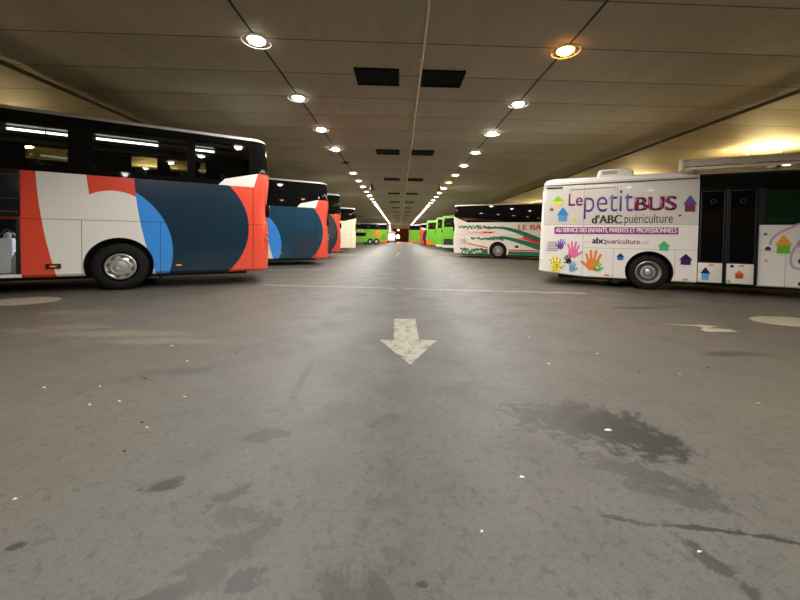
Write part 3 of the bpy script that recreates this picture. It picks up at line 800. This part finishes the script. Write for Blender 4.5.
# ------------------------------------------------------------------ things lying in the open luggage bay of the first coach
d1 = Vector((-sin(AL), -cos(AL), 0)); n1 = Vector((cos(AL), -sin(AL), 0)); P1 = Vector((-5.888, 7.565, 0))
def bay(u, yin, z): return P1 + d1 * u - n1 * yin + Vector((0, 0, z))
bm = bmesh.new(); b_box(bm, 1.468, 1.49, W0 / 2 - .50, W0 / 2 - .42, .70, 1.40); link('hidden_bay_fill', bm, M_strip, c1, None)  # added glowing strip, out of the camera's sight, to brighten the bay contents
bm = bmesh.new(); b_box(bm, 1.468, 1.535, W0 / 2 - .07, W0 / 2 + .004, .40, 1.455, 0, .006); link('bay_seal', bm, M_black, c1, 30)
jug = tag(empty('water_canister', bay(1.735, .30, .402), 0.4), 'white plastic canister standing in the open luggage bay', 'canister')
bm = bmesh.new(); b_box(bm, -.09, .09, -.11, .11, 0, .68, 0, .03); link('body', bm, paint('milky_plastic', rgb(205, 208, 212), .35), jug, 40)
bm = bmesh.new(); b_lathe(bm, [(.035, .67), (.035, .74), (.042, .74), (.042, .78), (0, .78)]); link('cap', bm, M_roofgrey, jug, 40)
bm = bmesh.new(); b_tube(bm, spline([(-.06, 0, .67), (-.05, 0, .76), (.0, .05, .79), (.05, .09, .75), (.06, .09, .67)], 5), .012, 6); link('handle', bm, M_roofgrey, jug, 40)
bx = tag(empty('storage_crate', bay(1.98, .28, .402), 0.47), 'dark blue plastic crate beside the white canister in the luggage bay', 'crate')
bm = bmesh.new(); b_box(bm, -.10, .10, -.14, .14, 0, .34, 0, .015); b_box(bm, -.115, .115, -.155, .155, .30, .345, 0, .006); link('tub', bm, paint('navy_plastic', (.015, .03, .10, 1), .4), bx, 30)
hs = bmesh.new(); pts = [bay(1.54, .22, .42), bay(1.55, .24, .8), bay(1.62, .22, 1.1), bay(1.74, .24, 1.25), bay(1.86, .3, 1.16), bay(1.95, .3, 1.4)]
b_tube(hs, spline([tuple(p) for p in pts], 6), .012, 6)
tag(link('hose', hs, paint('grey_hose', (.12, .13, .13, 1), .5), None, 40), 'thin grey hose looping up behind the canister in the luggage bay', 'hose')
hs = bmesh.new(); b_lathe(hs, [(0, 0), (.05, 0), (.055, .02), (.055, .30), (.03, .36), (.02, .37), (.02, .42), (0, .42)], 'Z', tuple(bay(1.585, .14, .402)), 14)
tag(link('spray_bottle', hs, paint('clear_bottle', rgb(150, 160, 160), .2), None, 40), 'small pale bottle at the right edge of the open luggage bay', 'bottle')

# ------------------------------------------------------------------ the hall
CZ = 4.5; XL, XR, YB, YF = -17.0, 17.5, -28.0, 92.0
YAWJ = 0.0
# floor
def floor_material():
    t = NT('worn_concrete_floor'); x, y, z = t.coord()
    big = t.noise(.35, 4, .6); mid = t.noise(1.7, 6, .62, dist=.3); fine = t.noise(38, 4, .7); grit = t.noise(150, 2, .6)
    # dust is browner beyond the driving lane
    lane = t.ramp(t.m('ABSOLUTE', t.add(t.sub(x, .1), t.mul(t.sub(big, .5), 2.2))), .7, 3.0)
    c = t.mix(lane, (.111, .107, .096, 1), (.121, .104, .080, 1))
    c = t.mix(t.mul(t.ramp(mid, .45, .68), .38), c, (.070, .067, .060, 1))
    c = t.mix(t.mul(t.ramp(big, .5, .7), .22), c, (.150, .130, .100, 1))
    # faint streaks across the lane
    mp = t.n('ShaderNodeMapping'); mp.inputs['Scale'].default_value = (1.6, 9.0, 1); t.t.links.new(t.vec, mp.inputs[0])
    st = t.noise(1.0, 6, .7, vec=mp.outputs[0]); c = t.mix(t.mul(t.ramp(st, .52, .68), .22), c, (.070, .065, .057, 1))
    # tyre-dark middle line of the lane
    ln = t.sub(1.0, t.ramp(t.m('ABSOLUTE', t.add(t.add(x, .05), t.mul(t.sub(mid, .5), .35))), .02, .20))
    c = t.mix(t.mul(ln, t.mul(t.ramp(sp0 := t.noise(6, 6, .75), .42, .66), .62)), c, (.045, .043, .039, 1))
    # aggregate specks, pits and scuffs
    c = t.mix(t.mul(t.ramp(grit, .57, .70), .36), c, (.30, .285, .25, 1))
    c = t.mix(t.mul(t.ramp(fine, .50, .64), .36), c, (.052, .050, .045, 1))
    sp = t.noise(17, 5, .75); c = t.mix(t.mul(t.ramp(sp, .54, .62), .55), c, (.050, .048, .043, 1))
    c = t.mix(t.mul(t.ramp(sp0, .56, .70), .22), c, (.16, .145, .118, 1))
    # oil and damp stains: ellipses with a ragged rim
    dx = t.sub(t.noise(3.2, 6, .72), .5); dy = t.sub(t.noise(2.6, 5, .7, dist=.4), .5); rag = t.sub(t.noise(13, 8, .82), .5)
    wet = None
    for cx, cy, rx, ry, rot, k in ((1.26, 2.22, .43, .27, -.30, .85), (.98, 2.36, .24, .14, -.1, .65), (1.52, 2.0, .22, .17, -.2, .85), (1.30, 1.74, .30, .09, -.5, .42), (1.32, 1.58, .22, .07, -.4, .35),
                               (-1.10, 1.685, .10, .05, .2, .75), (-.78, 2.10, .13, .07, .1, .55), (-.78, 1.60, .10, .03, 1.0, .55), (-.70, 1.50, .10, .05, .1, .30),
                               (-.80, 2.85, .035, .50, .06, .6), (-.78, 2.45, .12, .10, .0, .45), (-.65, 1.32, .09, .20, -.5, .42), (-.52, 1.21, .07, .05, 0, .65), (-.80, 1.16, .16, .03, .5, .5),
                               (1.19, 1.21, .035, .12, .25, .60), (.98, 1.445, .09, .012, -.3, .8), (1.30, 1.385, .22, .013, -.15, .9), (1.56, 1.325, .16, .010, -.35, .9),
                               (.09, 1.18, .020, .014, 0, .9), (-.05, 1.12, .05, .14, .1, .35), (-.20, 1.14, .06, .13, .1, .35), (-2.2, 3.0, .40, .12, .5, .12), (-1.75, 3.15, .25, .09, .4, .22), (-1.45, 1.36, .04, .02, .3, .7),
                               (.55, 2.75, .28, .10, .2, .35), (4.2, 6.1, .5, .14, 0, .5), (5.1, 6.2, .4, .12, 0, .4), (3.6, 3.6, .35, .09, 0, .35), (-.05, 2.3, .06, .06, 0, .3)):
        a = t.add(t.sub(x, cx), t.mul(dx, min(.9, rx * 2.4))); b = t.add(t.sub(y, cy), t.mul(dy, min(.6, ry * 2.6)))
        p = t.add(t.mul(a, cos(rot) / rx), t.mul(b, sin(rot) / rx)); q = t.sub(t.mul(b, cos(rot) / ry), t.mul(a, sin(rot) / ry))
        e = t.add(t.add(t.mul(p, p), t.mul(q, q)), t.mul(rag, 8.0))
        s = t.mul(t.sub(1.0, t.ramp(e, .70, 1.15)), min(.95, k * 1.45)); wet = s if wet is None else t.OR(wet, s)
    c = t.mix(wet, c, (.026, .025, .024, 1))
    # pale dust patches near the left bays
    pale = None
    for cx, cy, rx, ry in ((-4.7, 4.4, .5, .10), (-4.1, 4.6, .5, .12), (-3.3, 4.3, .9, .16), (-4.9, 5.45, .6, .15), (-2.6, 4.0, .7, .12)):
        a = t.add(t.sub(x, cx), t.mul(dx, .8)); b = t.add(t.sub(y, cy), t.mul(dy, .3))
        e = t.add(t.add(t.mul(t.mul(a, a), 1 / rx ** 2), t.mul(t.mul(b, b), 1 / ry ** 2)), t.mul(rag, 3.0))
        s = t.sub(1.0, t.ramp(e, .3, 1.3)); pale = s if pale is None else t.OR(pale, s)
    c = t.mix(t.mul(pale, .45), c, (.24, .195, .14, 1))
    c = t.mix(.30, c, (0, 0, 0, 1))
    rough = t.add(.56, t.mul(t.sub(mid, .5), .35)); rough = t.sub(rough, t.mul(wet, .10))
    bump = t.add(t.mul(fine, .5), t.mul(grit, .5))
    return t.pbr(c, rough, spec=.42, bump=bump, bstr=.22, bdist=.006)
bm = bmesh.new(); b_box(bm, XL - .3, XR + .3, YB - .3, YF + 22, -.25, 0)
structure('floor', bm, floor_material())

# ceiling: concrete planks 1.2 m deep, each a hair out of line with the next
def ceiling_material():
    t = NT('ceiling_planks'); x, y, z = t.coord()
    J0, DJ = 6.05, 1.2085
    q = t.m('DIVIDE', t.sub(y, J0), DJ); fr = t.sub(q, t.m('FLOOR', q)); idx = t.m('FLOOR', q)
    wn = t.n('ShaderNodeTexWhiteNoise', noise_dimensions='2D'); cb = t.n('ShaderNodeCombineXYZ')
    col = t.m('FLOOR', t.m('DIVIDE', t.sub(x, .20), 2.635)); t.put(cb.inputs[0], col); t.put(cb.inputs[1], idx); t.t.links.new(cb.outputs[0], wn.inputs['Vector'])
    v = wn.outputs['Value']
    c = t.mix(v, (.36, .315, .22, 1), (.42, .368, .26, 1))
    n = t.noise(.8, 5, .65); c = t.mix(t.mul(n, .5), c, (.30, .262, .185, 1))
    mp = t.n('ShaderNodeMapping'); mp.inputs['Scale'].default_value = (7, .25, 1); t.t.links.new(t.vec, mp.inputs[0])
    s = t.noise(1, 3, .5, vec=mp.outputs[0]); c = t.mix(t.mul(t.ramp(s, .45, .75), .22), c, (.24, .205, .15, 1))
    d = t.m('MINIMUM', fr, t.sub(1.0, fr)); joint = t.lt(d, .012)
    c = t.mix(t.mul(joint, .8), c, (.05, .04, .03, 1))
    for xx, w in ((-2.45, .022), (2.82, .022)):
        c = t.mix(t.lt(t.m('ABSOLUTE', t.sub(x, xx)), w), c, (.022, .018, .014, 1))
    for xx, w in ((-5.08, .008), (5.45, .008)):
        c = t.mix(t.mul(t.lt(t.m('ABSOLUTE', t.sub(x, xx)), w), .5), c, (.08, .07, .05, 1))
    return t.pbr(c, .65, spec=.25, bump=t.noise(40, 3), bstr=.08)
bm = bmesh.new()
J0, DJ = 6.05, 1.2085; k0 = int((YB - J0) / DJ) - 1; k1 = int((YF - J0) / DJ) + 1
for k in range(k0, k1):
    ya, yb = J0 + k * DJ, J0 + (k + 1) * DJ
    zs = [0.0, -.006, -.010, -.006, 0.0]; zs = [zz + random.uniform(-.004, .004) * 0 for zz in zs]
    rows = []
    for i, zz in enumerate(zs):
        yy_ = ya + (yb - ya) * i / 4
        rows.append([bm.verts.new((xx, yy_, CZ + zz + .010)) for xx in (XL - .3, XR + .3)])
    for a, b in zip(rows, rows[1:]): bm.faces.new((a[0], a[1], b[1], b[0]))
ob = structure('ceiling', bm, ceiling_material(), 30)
bm = bmesh.new(); b_box(bm, XL - .3, XR + .3, YB - .3, YF + .3, CZ + .06, CZ + .3); structure('ceiling_slab', bm, paint('raw_concrete', (.3, .28, .25, 1), .8))
M_wall = paint('painted_wall', rgb(206, 192, 150), .7, vary=.15)
bm = bmesh.new(); b_box(bm, XL - .3, XL, YB, YF, 0, CZ + .06); structure('wall_left', bm, M_wall)
bm = bmesh.new(); b_box(bm, XR, XR + .3, YB, YF, 0, CZ + .06); structure('wall_right', bm, M_wall)
bm = bmesh.new(); b_box(bm, XL - .3, XR + .3, YB - .3, YB, 0, CZ + .06); structure('wall_rear', bm, M_wall)
bm = bmesh.new(); b_box(bm, XL, -2.0, YF, YF + .3, 0, CZ + .06); b_box(bm, 2.3, XR, YF, YF + .3, 0, CZ + .06); b_box(bm, -2.0, 2.3, YF, YF + .3, 3.6, CZ + .06)
structure('wall_far', bm, paint('far_wall_paint', rgb(170, 160, 140), .7))
M_brick = NT('red_brown_brick')
br = M_brick.n('ShaderNodeTexBrick'); M_brick.coord(); mp = M_brick.n('ShaderNodeMapping'); mp.inputs['Rotation'].default_value = (radians(90), 0, 0)
M_brick.t.links.new(M_brick.vec, mp.inputs[0]); M_brick.t.links.new(mp.outputs[0], br.inputs['Vector'])
br.inputs['Color1'].default_value = (.25, .07, .03, 1); br.inputs['Color2'].default_value = (.16, .045, .02, 1); br.inputs['Mortar'].default_value = (.12, .09, .07, 1); br.inputs['Scale'].default_value = 3
M_brick = M_brick.pbr(br.outputs['Color'], .8)
bm = bmesh.new(); b_box(bm, -7, 7, YF + 14, YF + 14.3, 0, 7); b_box(bm, -7.3, -7, YF + .3, YF + 14.3, 0, 7); b_box(bm, 7, 7.3, YF + .3, YF + 14.3, 0, 7)
structure('wall_outside', bm, M_brick)
# pale column at the left of the exit
bm = bmesh.new(); b_box(bm, -2.75, -2.25, 84.5, 85.0, 0, CZ); structure('column_far', bm, paint('column_paint', rgb(220, 214, 196), .6))

# painted marks on the floor
def worn(name, c, wear=.5):
    t = NT(name); t.coord(); a = t.noise(7, 6, .72); b = t.noise(30, 4, .7); f = t.add(t.mul(a, .7), t.mul(b, .3))
    return t.pbr(t.mix(t.ramp(f, wear - .07, wear + .10), c, (.075, .072, .064, 1)), .6)
def flat(name, pts, mat, z=.003, thick=.003):
    bm = bmesh.new(); a = [bm.verts.new((px, py, 0.0004)) for px, py in pts]; b = [bm.verts.new((px, py, z)) for px, py in pts]
    bm.faces.new(b); n = len(pts)
    for k in range(n): bm.faces.new((a[k], a[(k + 1) % n], b[(k + 1) % n], b[k]))
    return link(name, bm, mat, None, None)
M_paintmark = worn('worn_white_road_paint', (.27, .258, .205, 1), .53)
M_faint = worn('faint_white_road_paint', (.29, .28, .245, 1), .55)
M_disc = worn('cream_road_paint', (.27, .25, .185, 1), .58)
tag(flat('arrow_marking', [(-.07, 5.13), (.24, 5.13), (.24, 4.08), (.45, 4.05), (.11, 3.27), (-.23, 4.08), (-.06, 4.05)], M_paintmark), 'worn white arrow painted on the floor, pointing at the camera', 'road marking')
def ell(cx, cy, rx, ry, n=28): return [(cx + rx * cos(2 * pi * k / n), cy + ry * sin(2 * pi * k / n)) for k in range(n)]
tag(flat('disc_marking', ell(-6.55, 6.30, .52, .42), M_disc), 'pale painted disc on the floor beside the nearest left coach', 'road marking')
tag(flat('disc_marking', ell(5.98, 5.10, .56, .36), M_disc), 'pale painted disc on the floor in front of the handprint bus', 'road marking')
tag(flat('symbol_marking', [(3.85, 4.92), (4.32, 4.84), (4.30, 4.90), (4.52, 4.78), (4.30, 4.68), (4.55, 4.62), (4.52, 4.49), (4.10, 4.50), (4.12, 4.62), (4.26, 4.70), (4.20, 4.80)], M_disc), 'small worn cream marking on the floor left of the right disc', 'road marking')
def stripe(p, q, w):
    d = Vector((q[0] - p[0], q[1] - p[1])); d.normalize(); n = Vector((-d.y, d.x)) * w / 2
    return [(p[0] + n.x, p[1] + n.y), (q[0] + n.x, q[1] + n.y), (q[0] - n.x, q[1] - n.y), (p[0] - n.x, p[1] - n.y)]
tag(flat('line_marking', stripe((-3.3, 8.62), (-.1, 8.20), .085), M_faint), 'thin white line across the lane ending left of centre', 'road marking')
tag(flat('line_marking', stripe((.1, 8.18), (4.2, 7.72), .085), M_faint), 'thin white line across the lane reaching toward the handprint bus', 'road marking')
tag(flat('line_marking', stripe((-4.5, 22.4), (3.8, 22.0), .16), M_faint), 'far white line across the lane before the striped white coach', 'road marking')
tag(flat('line_marking', stripe((-.25, 22.6), (.0, 27.0), .12), M_faint), 'faint short white line along the middle of the far lane', 'road marking')
for i, (yy_, w) in enumerate(((12.2, .10), (16.6, .10))):
    tag(flat('line_marking', stripe((-4.6 - i * .1, yy_), (-2.0, yy_ + 1.1), w), M_faint), ['faint bay line beside the second left coach', 'faint bay line beside the third left coach'][i], 'road marking')

# litter
M_paper = paint('white_paper', rgb(226, 224, 214), .7); M_leaf = paint('dark_scrap', (.03, .028, .025, 1), .8)
def scrap(x, y, s, mat, label, cat, group=None, name='paper_scrap'):
    bm = bmesh.new(); r_ = random.Random(int(x * 977 + y * 131)); n = 6
    top = [bm.verts.new((x + s * (.5 + r_.random()) * cos(2 * pi * k / n), y + .35 * s * (.6 + .9 * r_.random()) * sin(2 * pi * k / n), .004 + .006 * r_.random())) for k in range(n)]
    bot = [bm.verts.new((v.co.x * .999 + x * .001, v.co.y * .999 + y * .001, 0.001)) for v in top]
    bm.faces.new(top); bm.faces.new(bot[::-1])
    for k in range(n): bm.faces.new((top[k], bot[k], bot[(k + 1) % n], top[(k + 1) % n]))
    return tag(link(name, bm, mat, None, None), label, cat, group)
scrap(1.33, 2.13, .022, M_paper, 'white paper scrap lying on the large dark stain', 'litter')
scrap(.35, 1.39, .009, M_paper, 'white scrap on the lane left of the floor crack', 'litter')
for p in ((-2.73, 2.77), (-1.57, 2.61), (-2.15, 2.49), (2.69, 2.49), (-1.55, 2.19), (-2.33, 2.79), (-1.99, 2.54), (-2.0, 3.36), (-2.43, 3.82), (1.45, 3.3), (1.6, 4.2), (2.1, 3.6), (-1.71, 1.6), (2.55, 3.05), (1.17, 1.28), (.63, 1.71)):
    scrap(p[0], p[1], .005 + .004 * random.random() + .0012 * p[1], M_paper, 'tiny pale scrap scattered on the grey floor', 'litter', 'tiny pale scraps on the floor')
for p in ((-2.1, 2.95), (-1.62, 2.25), (-1.5, 1.95), (2.95, 3.2), (2.2, 3.1), (-1.66, 3.6)):
    scrap(p[0], p[1], .007 + .002 * p[1], M_leaf, 'tiny dark scrap scattered on the grey floor', 'litter', 'tiny dark scraps on the floor', 'dark_scrap')

# ------------------------------------------------------------------ ceiling fittings
L_W = emit('lamp_white', (1.0, .96, .89, 1), 15.0)
L_B = emit('lamp_bright', (1.0, .98, .94, 1), 45.0)
L_O = emit('lamp_orange', (1.0, .42, .08, 1), 30.0)
M_dish = paint('lamp_dish', rgb(225, 222, 214), .35)
def make_lamp():
    r = empty('ceiling_lamp', (0, 0, 0))
    bm = bmesh.new(); b_lathe(bm, [(0, .0), (.12, .0), (.14, -.04), (.152, -.078), (.143, -.078), (.14, -.06), (0, -.06)], 'Z', (0, 0, 0), 24); link('mounting', bm, M_dish, r, 40)
    bm = bmesh.new(); R_, r_ = .235, .010; N = 36
    b_lathe(bm, [(R_ + r_ * cos(2 * pi * k / 8), -.095 + r_ * sin(2 * pi * k / 8)) for k in range(9)], 'Z', (0, 0, 0), N); link('rim_ring', bm, M_dish, r, 60)
    for k in range(3):
        a = 2 * pi * k / 3 + .4; bm = bmesh.new(); b_tube(bm, [(.12 * cos(a), .12 * sin(a), -.03), (.19 * cos(a), .19 * sin(a), -.06), (R_ * cos(a), R_ * sin(a), -.095)], .006, 6); link('arm', bm, M_dish, r, 60)
    bm = bmesh.new(); b_lathe(bm, [(.142, -.072), (.142, -.085), (.125, -.105), (.09, -.125), (.045, -.136), (0, -.139)], 'Z', (0, 0, 0), 24); link('lens', bm, L_W, r, 60)
    return r
ORD = 'first second third fourth fifth sixth seventh eighth ninth tenth eleventh twelfth thirteenth fourteenth fifteenth sixteenth seventeenth eighteenth nineteenth twentieth'.split()
proto = make_lamp(); used = [False]
def place_lamp(x, y, label, group, lens=None):
    if not used[0]: r = proto; used[0] = True
    else:
        r = proto.copy(); COL.objects.link(r)
        for ch in list(proto.children):
            c = ch.copy(); COL.objects.link(c); c.parent = r
    r.location = (x, y, CZ + .05)
    tag(r, label, 'ceiling lamp', group)
    ld = LIGHT[lens or 'W']
    lo = bpy.data.objects.new('lamp_light', ld); COL.objects.link(lo); lo.parent = r; lo.location = (0, 0, -.15)
    if lens is not None:
        for ch in r.children:
            if ch.name.startswith('lens'):
                ch.data = LENS[lens]
    return r
LIGHT = {}
for k, pw, cc in (('W', 205, (1.0, .965, .90)), ('B', 290, (1.0, .98, .94)), ('O', 105, (1.0, .50, .14))):
    ld = bpy.data.lights.new('lamp_light', 'SPOT'); ld.energy = pw; ld.color = cc; ld.spot_size = radians(168); ld.spot_blend = .55; ld.shadow_soft_size = .10; LIGHT[k] = ld
LENS = {}
for k, mt in (('B', L_B), ('O', L_O), ('W', L_W)):
    src = [c for c in proto.children if c.name.startswith('lens')][0].data.copy(); src.materials.clear(); src.materials.append(mt); LENS[k] = src
STEP = 2.417
rows = (('left', -2.45, {4}, {'B': (3, 7, 9, 12)}, ()), ('right', 2.82, set(), {'B': (2, 7, 11)}, (0, 6)))
for side, X, missing, br_, orange in rows:
    n = 0
    for k in range(-4, 35):
        y = 6.05 + STEP * k
        if k in missing or y > YF - 1: continue
        kind = 'W'
        if k in br_['B']: kind = 'B'
        if k in orange: kind = 'O'
        if k < 0:
            lab = 'round white ceiling lamp of the %s row, overhead or behind the viewpoint' % side; grp = '%s row lamps behind the viewpoint' % side
        elif n < 16:
            lab = 'round white ceiling lamp, %s from the viewer in the %s row' % (ORD[n], side)
            if kind == 'O': lab = 'orange glowing ceiling lamp, %s from the viewer in the %s row' % (ORD[n], side)
            grp = 'lamps of the %s ceiling row' % side
        else:
            lab = 'tiny distant white ceiling lamp merging into the far end of the %s row' % side; grp = 'distant lamps of the %s ceiling row' % side
        if k >= 0: n += 1
        place_lamp(X, y, lab, grp, kind)

# dark square air vents in pairs along the middle
M_vent = paint('vent_black', (.003, .003, .003, 1), .7, spec=.1)
for i in range(12):
    yc = 7.31 + 6.33 * i
    if yc > YF - 2: break
    for sd, xa, xb in (('left', -.95, -.06), ('right', .40, 1.26)):
        w_ = ['nearest pair', 'second pair', 'third pair', 'fourth pair', 'fifth pair', 'sixth pair', 'seventh pair'][i] if i < 7 else None
        lab = 'black rectangular ceiling vent, %s one of the %s' % (sd, w_) if w_ else 'tiny far black ceiling vent on the %s of the middle pipe' % sd
        r = tag(empty('ceiling_vent', ((xa + xb) / 2, yc, CZ)), lab, 'vent', 'ceiling vents of the near pairs' if w_ else 'far ceiling vents on the %s' % sd)
        a = (xb - xa) / 2
        bm = bmesh.new()
        for q in ((-a, -a + .03, -.36, .36), (a - .03, a, -.36, .36), (-a, a, -.36, -.33), (-a, a, .33, .36)): b_box(bm, q[0], q[1], q[2], q[3], -.03, .004)
        link('vent_frame', bm, M_vent, r, None)
        bm = bmesh.new(); nn = 16
        for j in range(nn):
            xx = -a + .04 + (2 * a - .08) * j / (nn - 1); b_box(bm, xx - .006, xx + .012, -.34, .34, -.026, -.004)
        b_box(bm, -a + .02, a - .02, -.345, .345, -.008, -.002)
        link('grille', bm, M_vent, r, None)

# pipes
M_pipe = paint('galvanised_pipe', (.62, .57, .44, 1), .55, .1); M_pipe2 = paint('brown_pipe', (.05, .037, .025, 1), .6)
def pipe(x, rad, label, clips, mat, drop=.06):
    r = tag(empty('ceiling_pipe', (x, 0, CZ)), label, 'pipe')
    bm = bmesh.new(); b_tube(bm, [(random.uniform(-.012, .012), y, -drop) for y in range(int(YB) + 1, int(YF), 3)] , rad, 8); link('pipe', bm, mat, r, 60)
    for y in clips:
        bm = bmesh.new(); b_box(bm, -.012, .012, y - .015, y + .015, -drop, .005); b_lathe(bm, [(0, -drop - .015), (.028, -drop - .005), (.03, -drop + .03), (0, -drop + .045)], 'Z', (-.045, y, 0), 10)
        link('bracket', bm, mat, r, 40)
pipe(.36, .019, 'thin pale pipe running along the middle of the ceiling between the vents', [6.45 + 2.95 * i for i in range(28)], M_pipe)
pipe(-7.66, .045, 'brown pipe along the ceiling over the left-hand coaches', [6.9 + 3.6 * i for i in range(23)], M_pipe2)
pipe(8.48, .045, 'brown pipe along the ceiling over the right-hand buses', [6.9 + 3.6 * i for i in range(23)], M_pipe2)

# two small cone shades hung under the ceiling
for x, y, lab, m in ((-1.72, 21.0, 'small dark cone hanging from the ceiling near the left lamp row', M_dark), (2.28, 20.6, 'small brown cone hanging from the ceiling near the right lamp row', paint('brown_cone', (.20, .10, .045, 1), .5))):
    r = tag(empty('hanging_cone', (x, y, CZ)), lab, 'pendant', 'cones hanging from the ceiling')
    bm = bmesh.new(); b_tube(bm, [(0, 0, .005), (0, 0, -.14)], .012, 6); link('rod', bm, M_dark, r, None)
    bm = bmesh.new(); b_lathe(bm, [(0, -.13), (.03, -.13), (.17, -.50), (.165, -.52), (0, -.50)], 'Z', (0, 0, 0), 20); link('cone', bm, m, r, 40)
# junction box where the left row misses a lamp
r = tag(empty('ceiling_junction_box', (-2.45, 6.05 + STEP * 4, CZ)), 'small dark junction box in the gap of the left lamp row', 'junction box')
bm = bmesh.new(); b_box(bm, -.10, .10, -.08, .08, -.07, .013, 0, .01); link('casing', bm, M_dark, r, 30)
bm = bmesh.new(); b_tube(bm, [(-.22, 0, -.03), (.22, 0, -.03)], .014, 6); link('conduit', bm, M_dark, r, 40)

# warm strip lights hung over the bays behind the buses
L_T = emit('warm_tube', (1.0, .74, .33, 1), 430.0)
for side, X, lo in (('left', -12.6, 'coaches'), ('right', 12.7, 'buses')):
    for i in range(13):
        y = 5.2 + 6.6 * i
        r = tag(empty('ceiling_strip_light', (X, y, CZ)), 'warm strip light hanging under the ceiling above the %s-hand parked %s' % (side, lo), 'strip light', 'strip lights over the %s bays' % side)
        bm = bmesh.new(); b_box(bm, -.80, .80, -.05, .05, -.60, -.54, 0, .01); link('casing', bm, M_white, r, 30)
        for q in (-.6, .6):
            bm = bmesh.new(); b_tube(bm, [(q, 0, .012), (q, 0, -.56)], .01, 6); link('rod', bm, M_dark, r, None)
        for q in (-.075, .075):
            bm = bmesh.new(); b_tube(bm, [(-.74, q, -.565), (.74, q, -.565)], .020, 8); link('tube', bm, L_T, r, 60)

# the lit exit
r = tag(empty('floodlight', (-.55, 93.6, 0)), 'glaring warm floodlight low in the exit at the far end', 'floodlight')
bm = bmesh.new(); b_tube(bm, [(0, 0, 0), (0, 0, 1.0)], .05, 8); b_lathe(bm, [(0, 0), (.3, 0), (.25, .05), (0, .06)], 'Z', (0, 0, 0), 16); link('stand', bm, M_dark, r, 40)
bm = bmesh.new(); b_lathe(bm, [(0, -.02), (.45, -.02), (.45, .10), (.30, .2), (0, .2)], 'Y', (0, 0, 1.4), 24, 0, 1); link('housing', bm, M_dark, r, 40)
bm = bmesh.new(); b_lathe(bm, [(0, -.08), (.25, -.07), (.42, -.025)], 'Y', (0, 0, 1.4), 24, 0, 1); link('lens', bm, emit('flood_glow', (1.0, .72, .42, 1), 60.0), r, 40)
r = tag(empty('exit_lamp', (-.5, 93.0, 3.2)), 'small yellow lamp hanging in the exit above the floodlight', 'lamp')
bm = bmesh.new(); b_lathe(bm, [(0, .18), (.16, .12), (.2, .0), (.19, .0), (0, .08)], 'Z', (0, 0, 0), 16); b_tube(bm, [(0, 0, .15), (0, -.7, .45)], .03, 6); link('shade', bm, M_dark, r, 40)
bm = bmesh.new(); bmesh.ops.create_uvsphere(bm, u_segments=12, v_segments=8, radius=.14); link('bulb', bm, emit('sodium_bulb', (1.0, .55, .18, 1), 500.0), r, 60)

lo = bpy.data.lights.new('sodium_light', 'POINT'); lo.energy = 550; lo.color = (1.0, .45, .12); lo.shadow_soft_size = .15
lo = bpy.data.objects.new('sodium_light', lo); COL.objects.link(lo); lo.parent = r; lo.location = (0, .5, -.05)
# night outside
w = bpy.data.worlds.new('night'); SC.world = w; w.use_nodes = True
w.node_tree.nodes['Background'].inputs[0].default_value = (.02, .022, .03, 1); w.node_tree.nodes['Background'].inputs[1].default_value = .3

# ------------------------------------------------------------------ camera
F, H, PITCH, YAW, ROLL, VP = 350.0, 1.2, radians(1.5), radians(2.0), radians(.8), (400.0, 237.5)
fw = Vector((sin(YAW) * cos(PITCH), cos(YAW) * cos(PITCH), -sin(PITCH)))
r0 = Vector((cos(YAW), -sin(YAW), 0)); u0 = r0.cross(fw)
Rv = r0 * cos(ROLL) + u0 * sin(ROLL); Uv = u0 * cos(ROLL) - r0 * sin(ROLL)
a = Vector((0, 1, 0)); PP = (VP[0] - F * a.dot(Rv) / a.dot(fw), VP[1] + F * a.dot(Uv) / a.dot(fw))
cd = bpy.data.cameras.new('camera'); co = bpy.data.objects.new('camera', cd); COL.objects.link(co)
M = Matrix((Rv, Uv, -fw)).transposed().to_4x4(); M.translation = (0, 0, H); co.matrix_world = M
cd.sensor_fit = 'HORIZONTAL'; cd.sensor_width = 36.0; cd.lens = F / 800 * 36
cd.shift_x = (400 - PP[0]) / 800; cd.shift_y = -(300 - PP[1]) / 800
cd.clip_start = .05; cd.clip_end = 400
SC.camera = co
SC.view_settings.view_transform = 'Standard'; SC.view_settings.look = 'None'
SC.view_settings.exposure = 0.22; SC.view_settings.gamma = 1.0; SC.view_settings.use_curve_mapping = False
SC.cycles.use_denoising = True
SC.cycles.max_bounces = 8; SC.cycles.sample_clamp_indirect = 6.0
